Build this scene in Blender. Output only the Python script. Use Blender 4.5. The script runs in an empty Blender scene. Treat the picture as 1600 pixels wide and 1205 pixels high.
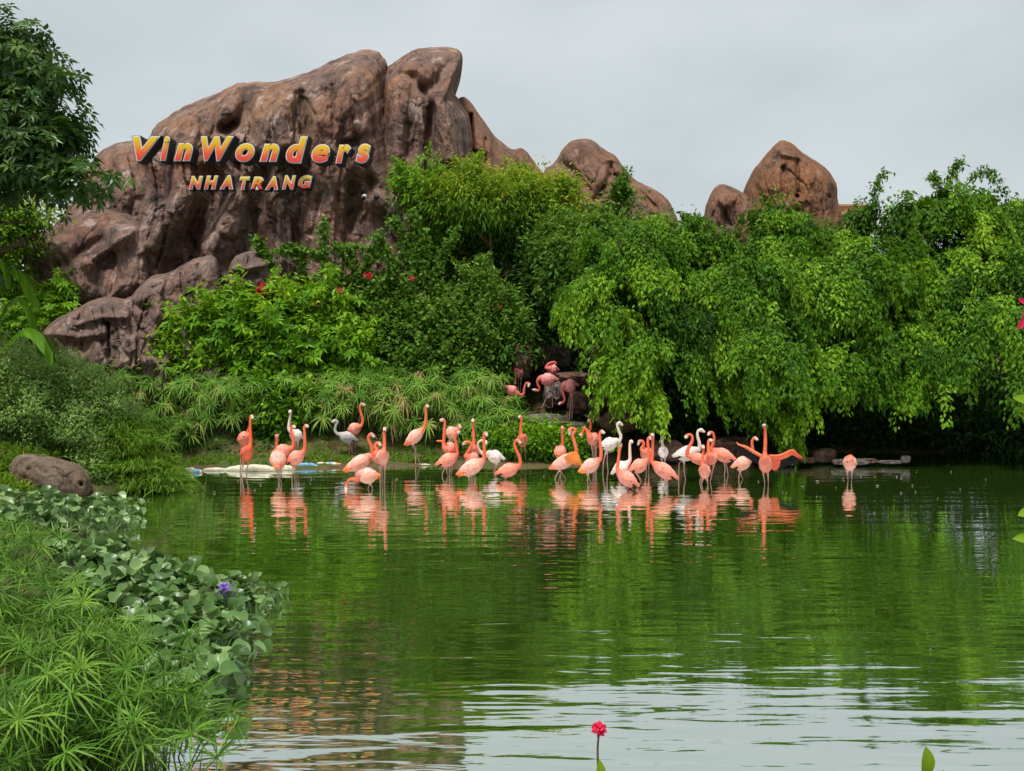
import bpy, bmesh, math, random
import numpy as np
from mathutils import Vector

SC = bpy.context.scene
COL = SC.collection
rng = np.random.default_rng(7)
random.seed(7)

# ------------------------------------------------------------------ camera
F, CX, CY, CAM_H = 1500.0, 800.0, 602.5, 3.2          # photo is 1600 x 1205
HORIZON = 520.0
PITCH = math.atan((CY - HORIZON) / F)
cam_d = bpy.data.cameras.new("camera")
cam = bpy.data.objects.new("camera", cam_d)
COL.objects.link(cam)
cam_d.sensor_width = 36.0
cam_d.lens = 36.0 * F / 1600.0
cam_d.clip_start, cam_d.clip_end = 0.05, 3000
cam.location = (0, 0, CAM_H)
cam.rotation_euler = (math.pi / 2 - PITCH, 0, 0)
SC.camera = cam

# ------------------------------------------------------------------ world: overcast daylight
SUN_EL, SUN_AZ = math.radians(72), math.radians(205)     # azimuth from +Y clockwise: behind the camera, to the left
world = bpy.data.worlds.new("World")
SC.world = world
world.use_nodes = True
wn, wl = world.node_tree.nodes, world.node_tree.links
wn.clear()
w_out = wn.new("ShaderNodeOutputWorld")
sky = wn.new("ShaderNodeTexSky")
sky.sky_type = 'NISHITA'
sky.sun_disc = False
sky.sun_elevation, sky.sun_rotation = SUN_EL, SUN_AZ
sky.air_density, sky.dust_density = 1.0, 3.0
bg_sky = wn.new("ShaderNodeBackground")
bg_sky.inputs["Strength"].default_value = 0.05
wl.new(sky.outputs[0], bg_sky.inputs["Color"])
tc = wn.new("ShaderNodeTexCoord")
mp = wn.new("ShaderNodeMapping")
mp.inputs["Scale"].default_value = (1.0, 1.0, 2.2)
wl.new(tc.outputs["Generated"], mp.inputs[0])
cn = wn.new("ShaderNodeTexNoise")
cn.inputs["Scale"].default_value = 2.6
cn.inputs["Detail"].default_value = 5
cn.inputs["Roughness"].default_value = 0.5
wl.new(mp.outputs[0], cn.inputs["Vector"])
cr = wn.new("ShaderNodeValToRGB")
cr.color_ramp.elements[0].position, cr.color_ramp.elements[1].position = 0.3, 0.75
cr.color_ramp.elements[0].color = (0.250, 0.276, 0.286, 1)
cr.color_ramp.elements[1].color = (0.345, 0.370, 0.382, 1)
wl.new(cn.outputs["Fac"], cr.inputs[0])
bg_cl = wn.new("ShaderNodeBackground")
bg_cl.inputs["Strength"].default_value = 0.71
wl.new(cr.outputs[0], bg_cl.inputs["Color"])
wm = wn.new("ShaderNodeMixShader")
wm.inputs[0].default_value = 0.93                        # cloud cover
wl.new(bg_sky.outputs[0], wm.inputs[1])
wl.new(bg_cl.outputs[0], wm.inputs[2])
wl.new(wm.outputs[0], w_out.inputs[0])

sun_d = bpy.data.lights.new("sun", 'SUN')
sun_d.energy = 1.5
sun_d.angle = math.radians(16)
sun_d.color = (1.0, 0.97, 0.92)
sun = bpy.data.objects.new("sun", sun_d)
COL.objects.link(sun)
sd = Vector((math.sin(SUN_AZ) * math.cos(SUN_EL), math.cos(SUN_AZ) * math.cos(SUN_EL), math.sin(SUN_EL)))
sun.rotation_euler = sd.to_track_quat('Z', 'Y').to_euler()
sun.location = sd * 60

SC.view_settings.view_transform = 'Standard'
SC.view_settings.look = 'None'
SC.view_settings.exposure = 1.6
SC.view_settings.gamma = 1.0
SC.view_settings.use_curve_mapping = False

# ------------------------------------------------------------------ projection helpers
sp, cp = math.sin(PITCH), math.cos(PITCH)


def ray(px, py):
    """direction(s) from the camera through photo pixel(s), scaled so that y = 1"""
    px, py = np.asarray(px, float), np.asarray(py, float)
    a, b = (px - CX) / F, (CY - py) / F
    dy = cp + b * sp
    dz = -sp + b * cp
    return a / dy, dz / dy


def W(px, py, Y):
    dx, dz = ray(px, py)
    Y = np.asarray(Y, float)
    return np.stack(np.broadcast_arrays(dx * Y, Y, CAM_H + dz * Y), -1)


def W1(px, py, Y):
    return Vector(W(px, py, Y).tolist())


# ------------------------------------------------------------------ numpy noise
_perm = np.random.default_rng(3).permutation(512)
_perm = np.concatenate([_perm, _perm])
_grad = np.random.default_rng(4).normal(size=(512, 3))
_grad /= np.linalg.norm(_grad, axis=1)[:, None]


def perlin(p):
    p = np.asarray(p, float)
    i = np.floor(p).astype(int)
    f = p - i
    u = f * f * f * (f * (f * 6 - 15) + 10)
    i &= 255
    out = 0
    for dx in (0, 1):
        for dy in (0, 1):
            for dz in (0, 1):
                h = _perm[_perm[_perm[i[..., 0] + dx] % 512 + i[..., 1] + dy] % 512 + i[..., 2] + dz] % 512
                g = _grad[h]
                d = g[..., 0] * (f[..., 0] - dx) + g[..., 1] * (f[..., 1] - dy) + g[..., 2] * (f[..., 2] - dz)
                w = (u[..., 0] if dx else 1 - u[..., 0]) * (u[..., 1] if dy else 1 - u[..., 1]) * (u[..., 2] if dz else 1 - u[..., 2])
                out = out + w * d
    return out * 1.6


def fbm(p, o=4, gain=0.5):
    a, s, t = 1.0, 1.0, 0
    for k in range(o):
        t = t + a * perlin(np.asarray(p) * s + 17.3 * k)
        a *= gain
        s *= 2.03
    return t


def P3(x, y, z):
    return np.stack(np.broadcast_arrays(x, y, z), -1)


# ------------------------------------------------------------------ object helpers
def mesh_np(name, verts, faces, attrs=None, smooth=True, colors=None):
    """verts (N,3), faces: array (M,k) or list of such arrays; attrs {name: (N,)}; colors (N,4)"""
    if not isinstance(faces, list):
        faces = [faces]
    faces = [np.asarray(f, np.int32) for f in faces if len(f)]
    me = bpy.data.meshes.new(name)
    verts = np.asarray(verts, np.float32)
    me.vertices.add(len(verts))
    me.vertices.foreach_set("co", verts.ravel())
    loops = np.concatenate([f.ravel() for f in faces])
    tot = np.concatenate([np.full(len(f), f.shape[1], np.int32) for f in faces])
    start = np.concatenate([[0], np.cumsum(tot)[:-1]]).astype(np.int32)
    me.loops.add(len(loops))
    me.loops.foreach_set("vertex_index", loops)
    me.polygons.add(len(tot))
    me.polygons.foreach_set("loop_start", start)
    me.polygons.foreach_set("loop_total", tot)
    me.polygons.foreach_set("use_smooth", np.full(len(tot), smooth))
    me.update(calc_edges=True)
    for k, v in (attrs or {}).items():
        a = me.attributes.new(k, 'FLOAT', 'POINT')
        a.data.foreach_set("value", np.asarray(v, np.float32))
    if colors is not None:
        a = me.attributes.new("Col", 'FLOAT_COLOR', 'POINT')
        a.data.foreach_set("color", np.asarray(colors, np.float32).ravel())
    me.validate()
    return me


def link(name, me, mat=None, parent=None, loc=None):
    o = bpy.data.objects.new(name, me)
    COL.objects.link(o)
    if mat is not None and me is not None:
        me.materials.clear()
        me.materials.append(mat)
    if parent is not None:
        o.parent = parent
    if loc is not None:
        o.location = loc
    return o


def tag(o, label, cat, group=None):
    o["label"] = label
    o["category"] = cat
    if group:
        o["group"] = group
    return o


def thing(name, label, cat, loc, group=None, rz=0.0):
    o = bpy.data.objects.new(name, None)
    o.empty_display_size = 0.2
    COL.objects.link(o)
    o.location = loc
    o.rotation_euler = (0, 0, rz)
    return tag(o, label, cat, group)


def structure(name, me, mat):
    o = link(name, me, mat)
    o["kind"] = "structure"
    return o


def tube_np(pts, radii, n=8, closed_ends=True):
    """one swept tube; returns verts, quads, tris"""
    pts = np.asarray(pts, float)
    radii = np.broadcast_to(np.asarray(radii, float), (len(pts),))
    t = np.gradient(pts, axis=0)
    t /= np.linalg.norm(t, axis=1)[:, None] + 1e-9
    ref = np.array([0, 0, 1.0]) if abs(t[0, 2]) < 0.9 else np.array([1.0, 0, 0])
    u = np.cross(t[0], ref)
    u /= np.linalg.norm(u)
    V = []
    ang = np.linspace(0, 2 * np.pi, n, endpoint=False)
    for k in range(len(pts)):
        u = u - t[k] * np.dot(u, t[k])
        u /= np.linalg.norm(u) + 1e-9
        v = np.cross(t[k], u)
        V.append(pts[k] + radii[k] * (np.cos(ang)[:, None] * u + np.sin(ang)[:, None] * v))
    V = np.concatenate(V)
    i = np.arange(len(pts) - 1)[:, None] * n
    j = np.arange(n)[None, :]
    q = np.stack([i + j, i + (j + 1) % n, i + n + (j + 1) % n, i + n + j], -1).reshape(-1, 4)
    tri = []
    if closed_ends:
        a, b = len(V), len(V) + 1
        V = np.concatenate([V, pts[:1], pts[-1:]])
        jj = np.arange(n)
        e = (len(pts) - 1) * n
        tri = np.concatenate([np.stack([np.full(n, a), (jj + 1) % n, jj], -1), np.stack([np.full(n, b), e + jj, e + (jj + 1) % n], -1)])
    return V, q, tri


class Geo:
    """collects several shapes that make up ONE part"""
    def __init__(s):
        s.v, s.q, s.t, s.n, s.c = [], [], [], 0, []

    def add(s, V, q=None, t=None, col=None):
        V = np.asarray(V, float)
        if q is not None and len(q):
            s.q.append(np.asarray(q) + s.n)
        if t is not None and len(t):
            s.t.append(np.asarray(t) + s.n)
        s.v.append(V)
        if col is not None:
            c = np.asarray(col, float)
            s.c.append(np.broadcast_to(c, (len(V), 4)) if c.ndim == 1 else c)
        s.n += len(V)
        return s

    def tube(s, pts, r, n=8, col=None):
        V, q, t = tube_np(pts, r, n)
        return s.add(V, q, t, col)

    def box(s, c, size, rot=0.0):
        x, y, z = np.asarray(size) / 2
        V = np.array([[i * x, j * y, k * z] for k in (-1, 1) for j in (-1, 1) for i in (-1, 1)])
        ca, sa = math.cos(rot), math.sin(rot)
        V = np.stack([V[:, 0] * ca - V[:, 1] * sa, V[:, 0] * sa + V[:, 1] * ca, V[:, 2]], -1) + np.asarray(c)
        q = np.array([[0, 2, 3, 1], [4, 5, 7, 6], [0, 1, 5, 4], [2, 6, 7, 3], [0, 4, 6, 2], [1, 3, 7, 5]])
        return s.add(V, q)

    def mesh(s, name, off=(0, 0, 0), smooth=True):
        V = np.concatenate(s.v) - np.asarray(off, float)
        f = []
        if s.q:
            f.append(np.concatenate(s.q))
        if s.t:
            f.append(np.concatenate(s.t))
        return mesh_np(name, V, f, smooth=smooth, colors=np.concatenate(s.c) if s.c else None)


def catmull(pts, n):
    pts = np.asarray(pts, float)
    p = np.concatenate([[2 * pts[0] - pts[1]], pts, [2 * pts[-1] - pts[-2]]])
    m = len(pts) - 1
    t = np.linspace(0, m, n)
    k = np.minimum(t.astype(int), m - 1)
    f = (t - k)[:, None]
    a, b, c, d = p[k], p[k + 1], p[k + 2], p[k + 3]
    return 0.5 * (2 * b + (c - a) * f + (2 * a - 5 * b + 4 * c - d) * f ** 2 + (3 * b - a - 3 * c + d) * f ** 3)


def unit(v):
    return v / (np.linalg.norm(v, axis=-1, keepdims=True) + 1e-9)


# ------------------------------------------------------------------ materials
def srgb(r, g, b):
    return tuple(((c / 255) / 12.92 if c / 255 <= 0.04045 else ((c / 255 + 0.055) / 1.055) ** 2.4) for c in (r, g, b)) + (1,)


def new_mat(name):
    m = bpy.data.materials.new(name)
    m.use_nodes = True
    nt = m.node_tree
    return m, nt.nodes, nt.links, nt.nodes["Principled BSDF"]


def ramp(n, stops):
    r = n.new("ShaderNodeValToRGB")
    e = r.color_ramp.elements
    while len(e) > 1:
        e.remove(e[-1])
    e[0].position, e[0].color = stops[0][0], stops[0][1]
    for p, c in stops[1:]:
        k = e.new(p)
        k.color = c
    return r


def leaf_mat(name, stops, rough=0.55, transl=0.3, spec=0.13):
    """colour per leaf from the 'tint' attribute (leaf age, place on the crown, painted shade); some light passes through the blade"""
    m, n, l, b = new_mat(name)
    at = n.new("ShaderNodeAttribute")
    at.attribute_name = "tint"
    r = ramp(n, stops)
    l.new(at.outputs["Fac"], r.inputs[0])
    l.new(r.outputs[0], b.inputs["Base Color"])
    b.inputs["Roughness"].default_value = rough
    b.inputs["Specular IOR Level"].default_value = spec
    tr = n.new("ShaderNodeBsdfTranslucent")
    hs = n.new("ShaderNodeHueSaturation")
    hs.inputs["Hue"].default_value = 0.485
    hs.inputs["Value"].default_value = 1.3
    l.new(r.outputs[0], hs.inputs["Color"])
    l.new(hs.outputs[0], tr.inputs[0])
    mx = n.new("ShaderNodeMixShader")
    mx.inputs[0].default_value = transl
    l.new(b.outputs[0], mx.inputs[1])
    l.new(tr.outputs[0], mx.inputs[2])
    l.new(mx.outputs[0], n["Material Output"].inputs[0])
    return m


def noise_mat(name, stops, scale=3.0, stretch=(1, 1, 1), rough=0.85, bump=0.3, bscale=20.0, detail=6, spec=0.3, bdist=0.05):
    m, n, l, b = new_mat(name)
    g = n.new("ShaderNodeNewGeometry")
    mpn = n.new("ShaderNodeMapping")
    mpn.inputs["Scale"].default_value = stretch
    l.new(g.outputs["Position"], mpn.inputs[0])
    t = n.new("ShaderNodeTexNoise")
    t.inputs["Scale"].default_value = scale
    t.inputs["Detail"].default_value = detail
    t.inputs["Roughness"].default_value = 0.6
    l.new(mpn.outputs[0], t.inputs["Vector"])
    r = ramp(n, stops)
    l.new(t.outputs["Fac"], r.inputs[0])
    l.new(r.outputs[0], b.inputs["Base Color"])
    b.inputs["Roughness"].default_value = rough
    b.inputs["Specular IOR Level"].default_value = spec
    if bump:
        t2 = n.new("ShaderNodeTexNoise")
        t2.inputs["Scale"].default_value = bscale
        t2.inputs["Detail"].default_value = 6
        l.new(g.outputs["Position"], t2.inputs["Vector"])
        bp = n.new("ShaderNodeBump")
        bp.inputs["Strength"].default_value = bump
        bp.inputs["Distance"].default_value = bdist
        l.new(t2.outputs["Fac"], bp.inputs["Height"])
        l.new(bp.outputs[0], b.inputs["Normal"])
    return m


def flat_mat(name, c, rough=0.5, spec=0.4):
    m, n, l, b = new_mat(name)
    b.inputs["Base Color"].default_value = c
    b.inputs["Roughness"].default_value = rough
    b.inputs["Specular IOR Level"].default_value = spec
    # faint mottling so that no surface is perfectly even
    t = n.new("ShaderNodeTexNoise")
    t.inputs["Scale"].default_value = 14
    t.inputs["Detail"].default_value = 4
    r = ramp(n, [(0.3, tuple(x * 0.8 for x in c[:3]) + (1,)), (0.7, c)])
    l.new(t.outputs["Fac"], r.inputs[0])
    l.new(r.outputs[0], b.inputs["Base Color"])
    return m


def rock_mat(name, base, red, pale, dark, ochre, zs=0.3, sc=1.0):
    m, n, l, b = new_mat(name)
    g = n.new("ShaderNodeNewGeometry")

    def noise(scale, stretch, det=7, rough=0.6, dist=0.0):
        mpn = n.new("ShaderNodeMapping")
        mpn.inputs["Scale"].default_value = stretch
        l.new(g.outputs["Position"], mpn.inputs[0])
        t = n.new("ShaderNodeTexNoise")
        t.inputs["Scale"].default_value = scale * sc
        t.inputs["Detail"].default_value = det
        t.inputs["Roughness"].default_value = rough
        t.inputs["Distortion"].default_value = dist
        l.new(mpn.outputs[0], t.inputs["Vector"])
        return t.outputs["Fac"]

    def mix(a, c, fac):
        x = n.new("ShaderNodeMixRGB")
        l.new(fac, x.inputs[0])
        if isinstance(a, tuple):
            x.inputs[1].default_value = a
        else:
            l.new(a, x.inputs[1])
        x.inputs[2].default_value = c
        return x.outputs[0]

    def step(f, lo, hi, top=1.0):
        r = n.new("ShaderNodeMapRange")
        r.inputs[1].default_value, r.inputs[2].default_value = lo, hi
        r.inputs[4].default_value = top
        r.interpolation_type = 'SMOOTHSTEP'
        l.new(f, r.inputs[0])
        return r.outputs[0]

    c = mix(base, red, step(noise(0.55, (1, 1, 0.7)), 0.42, 0.64, 0.85))
    sx_ = n.new("ShaderNodeSeparateXYZ")
    l.new(g.outputs["Position"], sx_.inputs[0])
    hi = n.new("ShaderNodeMath")                            # sun-bleached ochre higher up
    hi.operation = 'MULTIPLY'
    l.new(step(sx_.outputs["Z"], 5.0, 11.5), hi.inputs[0])
    l.new(step(noise(0.45, (1, 1, 1.0), dist=0.8), 0.44, 0.64, 0.6), hi.inputs[1])
    c = mix(c, ochre, hi.outputs[0])
    c = mix(c, dark, step(noise(0.8, (1.2, 1.2, zs), dist=0.5), 0.48, 0.66, 0.75))
    c = mix(c, dark, step(noise(2.4, (1.7, 1.7, 0.15), rough=0.68, dist=0.1), 0.51, 0.64, 0.7))
    c = mix(c, pale, step(noise(1.7, (1.2, 1.2, 0.22), det=9, rough=0.68, dist=0.15), 0.53, 0.66, 0.7))
    c = mix(c, pale, step(noise(7.5, (1.3, 1.3, 0.5), rough=0.7), 0.55, 0.70, 0.45))
    c = mix(c, red, step(noise(4.5, (1, 1, 0.6), dist=0.4), 0.55, 0.7, 0.5))
    c = mix(c, dark, step(noise(21, (1, 1, 0.8), rough=0.72), 0.54, 0.68, 0.6))
    # hairline cracks
    vo = n.new("ShaderNodeTexVoronoi")
    vo.feature = 'DISTANCE_TO_EDGE'
    vo.inputs["Scale"].default_value = 0.55 * sc
    mv = n.new("ShaderNodeMapping")
    mv.inputs["Scale"].default_value = (1.4, 1.4, 0.45)
    wz = n.new("ShaderNodeTexNoise")
    wz.inputs["Scale"].default_value = 1.2
    l.new(g.outputs["Position"], wz.inputs["Vector"])
    av = n.new("ShaderNodeVectorMath")
    av.operation = 'ADD'
    l.new(g.outputs["Position"], av.inputs[0]); l.new(wz.outputs["Color"], av.inputs[1])
    l.new(av.outputs[0], mv.inputs[0])
    l.new(mv.outputs[0], vo.inputs["Vector"])
    cm = n.new("ShaderNodeMath")
    cm.operation = 'MULTIPLY'
    ck = n.new("ShaderNodeMapRange")
    ck.inputs[1].default_value, ck.inputs[2].default_value = 0.0, 0.03
    ck.inputs[3].default_value, ck.inputs[4].default_value = 0.85, 0.0
    l.new(vo.outputs["Distance"], ck.inputs[0])
    l.new(ck.outputs[0], cm.inputs[0])
    l.new(step(noise(0.7, (1, 1, 1)), 0.45, 0.6), cm.inputs[1])
    c = mix(c, tuple(x * 0.55 for x in dark[:3]) + (1,), cm.outputs[0])
    l.new(c, b.inputs["Base Color"])
    b.inputs["Roughness"].default_value = 0.9
    b.inputs["Specular IOR Level"].default_value = 0.15
    h1 = noise(2.2, (1, 1, 0.5), 9, 0.68)
    bp = n.new("ShaderNodeBump")
    bp.inputs["Strength"].default_value = 0.7
    bp.inputs["Distance"].default_value = 0.3
    l.new(h1, bp.inputs["Height"])
    h2 = noise(14, (1, 1, 0.8), 6, 0.65)
    bp2 = n.new("ShaderNodeBump")
    bp2.inputs["Strength"].default_value = 0.5
    bp2.inputs["Distance"].default_value = 0.05
    l.new(h2, bp2.inputs["Height"])
    l.new(bp.outputs[0], bp2.inputs["Normal"])
    l.new(bp2.outputs[0], b.inputs["Normal"])
    return m


def vcol_mat(name, rough=0.6, spec=0.3, sheen=0.0, fine=0.12):
    m, n, l, b = new_mat(name)
    at = n.new("ShaderNodeAttribute")
    at.attribute_name = "Col"
    g = n.new("ShaderNodeTexCoord")
    t = n.new("ShaderNodeTexNoise")
    t.inputs["Scale"].default_value = 28
    t.inputs["Detail"].default_value = 4
    l.new(g.outputs["Object"], t.inputs["Vector"])
    hs = n.new("ShaderNodeHueSaturation")
    mr = n.new("ShaderNodeMapRange")
    mr.inputs[1].default_value, mr.inputs[2].default_value = 0.3, 0.7
    mr.inputs[3].default_value, mr.inputs[4].default_value = 1 - fine, 1 + fine
    l.new(t.outputs["Fac"], mr.inputs[0])
    l.new(mr.outputs[0], hs.inputs["Value"])
    l.new(at.outputs["Color"], hs.inputs["Color"])
    l.new(hs.outputs[0], b.inputs["Base Color"])
    b.inputs["Roughness"].default_value = rough
    b.inputs["Specular IOR Level"].default_value = spec
    return m
# ------------------------------------------------------------------ terrain
XL = np.array([[0, -2.0], [4, -2.4], [7, -2.95], [8.6, -3.25], [10, -3.95], [11.7, -4.6], [13.5, -5.8], [15.5, -7.2], [17, -9.2], [18.9, -9.0], [19.6, -7.4], [20.5, -7.5], [22.2, -7.9], [24, -9]])
YS = np.array([[-60, 22.0], [-9, 22.2], [-5.5, 22.3], [-3.5, 22.6], [-1.5, 22.9], [0, 22.7], [1.6, 22.8], [2.6, 23.4], [4, 25.0], [8, 25.6], [12, 25.6], [60, 25.6]])


def terrain(x, y):
    x, y = np.asarray(x, float), np.asarray(y, float)
    wob = 0.18 * perlin(P3(x * 0.7, y * 0.7, 0.3)) + 0.06 * perlin(P3(x * 2.3, y * 2.3, 4.3))
    db = y - np.interp(x, YS[:, 0], YS[:, 1]) + wob
    dl = np.interp(y, XL[:, 0], XL[:, 1]) - x + wob
    dn = 4.6 - y + wob

    def prof(d, k, top, flat):
        d2 = np.maximum(d - flat, 0)
        up = 0.05 + 0.08 * np.minimum(np.maximum(d, 0), flat) + top * (1 - np.exp(-d2 * k / top))
        return np.where(d < 0, np.maximum(d * 0.6, -1.5) + 0.05, up)
    zb = prof(db, 0.5, 4.6, 1.3)
    zl = np.where(y > 24, -1.5, prof(dl, 0.35, 1.6, 0.4))
    zn = prof(dn, 0.9, 1.6, 0.0)
    z = np.maximum(np.maximum(zb, zl), zn)
    return z + np.where(z > 0.05, 0.05 * perlin(P3(x * 1.7, y * 1.7, 9.1)), 0)


def ground_hit(px, py, floor=0.0):
    """where the line of sight through a photo pixel meets the ground or the water"""
    dx, dz = ray(px, py)
    ys = np.linspace(2, 60, 5000)
    z = np.maximum(terrain(dx * ys, ys), floor)
    k = np.argmax(CAM_H + dz * ys < z)
    return float(dx * ys[k]), float(ys[k]), float(z[k])


def tz(x, y):
    return float(terrain(x, y))


gx = np.concatenate([[-600, -300, -150, -90, -60, -45], np.arange(-34, 34.01, 0.25), [45, 60, 90, 150, 300, 600]])
gy = np.concatenate([[-400, -150, -60, -30, -12, -5], np.arange(-2, 40.01, 0.25), [45, 52, 60, 75, 100, 160, 300, 700]])
GX, GY = np.meshgrid(gx, gy)
GZ = terrain(GX, GY)
nx, ny = len(gx), len(gy)
i0 = (np.arange(ny - 1)[:, None] * nx + np.arange(nx - 1)[None, :])
quads = np.stack([i0, i0 + 1, i0 + nx + 1, i0 + nx], -1).reshape(-1, 4)
M_ground = noise_mat("bank_earth", [(0.30, srgb(58, 46, 32)), (0.45, srgb(92, 74, 50)), (0.55, srgb(70, 76, 38)), (0.7, srgb(62, 88, 34))],
                     scale=1.3, rough=0.95, bump=0.6, bscale=9, bdist=0.08)
structure("ground", mesh_np("ground", np.stack([GX, GY, GZ], -1).reshape(-1, 3), quads), M_ground)

# ------------------------------------------------------------------ water
def water_mat():
    m, n, l, b = new_mat("pond_water")
    n.remove(b)
    out = n["Material Output"]
    g = n.new("ShaderNodeNewGeometry")

    def wave(scale, stretch, det=2.0, dist=0.0):
        mpn = n.new("ShaderNodeMapping")
        mpn.inputs["Scale"].default_value = stretch
        l.new(g.outputs["Position"], mpn.inputs[0])
        t = n.new("ShaderNodeTexNoise")
        t.inputs["Scale"].default_value = scale
        t.inputs["Detail"].default_value = det
        t.inputs["Roughness"].default_value = 0.45
        t.inputs["Distortion"].default_value = dist
        l.new(mpn.outputs[0], t.inputs["Vector"])
        return t.outputs["Fac"]

    def math_(op, a, c):
        x = n.new("ShaderNodeMath")
        x.operation = op
        for k, v in enumerate((a, c)):
            if isinstance(v, (int, float)):
                x.inputs[k].default_value = v
            else:
                l.new(v, x.inputs[k])
        return x.outputs[0]
    patch = n.new("ShaderNodeMapRange")
    patch.inputs[1].default_value, patch.inputs[2].default_value = 0.35, 0.65
    patch.inputs[3].default_value, patch.inputs[4].default_value = 0.45, 1.0
    l.new(wave(0.22, (0.5, 1, 1)), patch.inputs[0])
    h = math_('ADD', math_('MULTIPLY', wave(1.0, (0.55, 3.3, 1), 2.5, 0.25), 1.0), math_('MULTIPLY', wave(1.0, (1.6, 7.5, 1), 2.0, 0.3), 0.3))
    h = math_('ADD', h, math_('MULTIPLY', wave(1.0, (0.18, 0.9, 1), 1.0), 1.1))
    h = math_('MULTIPLY', h, patch.outputs[0])
    bp = n.new("ShaderNodeBump")
    bp.inputs["Strength"].default_value = 1.0
    bp.inputs["Distance"].default_value = 0.016
    l.new(h, bp.inputs["Height"])
    gl = n.new("ShaderNodeBsdfGlossy")
    gl.inputs["Roughness"].default_value = 0.03
    gl.inputs["Color"].default_value = (0.98, 1.0, 1.0, 1)
    l.new(bp.outputs[0], gl.inputs["Normal"])
    df = n.new("ShaderNodeBsdfDiffuse")                     # murky green water with suspended algae
    r = ramp(n, [(0.35, (0.040, 0.088, 0.010, 1)), (0.65, (0.058, 0.116, 0.014, 1))])
    l.new(wave(0.25, (0.6, 1, 1), 4), r.inputs[0])
    l.new(r.outputs[0], df.inputs["Color"])
    fr = n.new("ShaderNodeFresnel")
    fr.inputs["IOR"].default_value = 1.33
    l.new(bp.outputs[0], fr.inputs["Normal"])
    mx = n.new("ShaderNodeMixShader")
    l.new(math_('POWER', fr.outputs[0], 0.135), mx.inputs[0])
    l.new(df.outputs[0], mx.inputs[1])
    l.new(gl.outputs[0], mx.inputs[2])
    l.new(mx.outputs[0], out.inputs[0])
    return m


wv = np.array([[-60, 2, 0], [60, 2, 0], [60, 29, 0], [-60, 29, 0]], float)
structure("water", mesh_np("water", wv, np.array([[0, 1, 2, 3]])), water_mat())

# ------------------------------------------------------------------ rocks
M_rock = rock_mat("painted_rock", srgb(120, 98, 87), srgb(132, 93, 78), srgb(184, 160, 148), srgb(62, 54, 52), srgb(158, 118, 84))
M_rock_far = rock_mat("far_rock", srgb(116, 88, 75), srgb(128, 88, 68), srgb(152, 122, 104), srgb(80, 66, 59), srgb(144, 104, 74), zs=0.4)
M_rock_red = rock_mat("red_rock", srgb(118, 84, 64), srgb(136, 88, 58), srgb(150, 116, 92), srgb(76, 62, 54), srgb(148, 100, 62), zs=0.35)
M_ledge = rock_mat("ledge_rock", srgb(118, 97, 87), srgb(126, 94, 80), srgb(166, 145, 134), srgb(64, 57, 55), srgb(136, 106, 86), zs=0.2)


def seg_dist(px, py, pts):
    d = np.full(px.shape, 1e9)
    for (ax, ay), (bx, by) in zip(pts[:-1], pts[1:]):
        vx, vy = bx - ax, by - ay
        t = np.clip(((px - ax) * vx + (py - ay) * vy) / (vx * vx + vy * vy + 1e-9), 0, 1)
        d = np.minimum(d, np.hypot(px - ax - t * vx, py - ay - t * vy))
    return d


def groove(pts, w, dep):
    return lambda px, py: -dep * np.exp(-(seg_dist(px, py, pts) / w) ** 2)


def step_edge(pts, w, dep, side):
    """rock right (side=1) or left of a line set back by dep"""
    def f(px, py):
        ys = np.array([p[1] for p in pts]); xs = np.array([p[0] for p in pts])
        o = np.argsort(ys)
        xe = np.interp(py, ys[o], xs[o])
        inr = 1 / (1 + np.exp(-np.clip((py - ys.min()) / 6, -30, 30))) * 1 / (1 + np.exp(np.clip((py - ys.max()) / 12, -30, 30)))
        d = (px - xe) * side
        return -dep * inr / (1 + np.exp(-np.clip(d / w, -30, 30))) * np.exp(-np.maximum(d, 0) / 70)
    return f


def facets(px, py, sx, sy, seed, sharp=9.0, tilt=0.9):
    """broken rock faces: every cell is a tilted plane, planes meet in tight edges"""
    u, v = px / sx, py / sy
    iu, iv = np.floor(u).astype(int), np.floor(v).astype(int)
    num, den = 0.0, 1e-9
    for di in (-1, 0, 1):
        for dj in (-1, 0, 1):
            ci, cj = iu + di, iv + dj
            h = _perm[(_perm[(ci + seed * 13) & 255] + cj) & 511]
            g, g2 = _grad[h], _grad[(h * 7 + 3) & 511]
            cu, cv = ci + 0.5 + 0.42 * g[..., 0], cj + 0.5 + 0.42 * g[..., 1]
            d2 = (u - cu) ** 2 + (v - cv) ** 2
            w = np.exp(-sharp * d2)
            num = num + w * (0.5 * g[..., 2] + tilt * ((u - cu) * g2[..., 0] + (v - cv) * g2[..., 1]))
            den = den + w
    return num / den


def smooth_poly(poly, it=2):
    p = np.asarray(poly, float)
    for _ in range(it):
        q = np.roll(p, -1, 0)
        p = np.stack([0.78 * p + 0.22 * q, 0.22 * p + 0.78 * q], 1).reshape(-1, 2)
    return p


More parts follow.
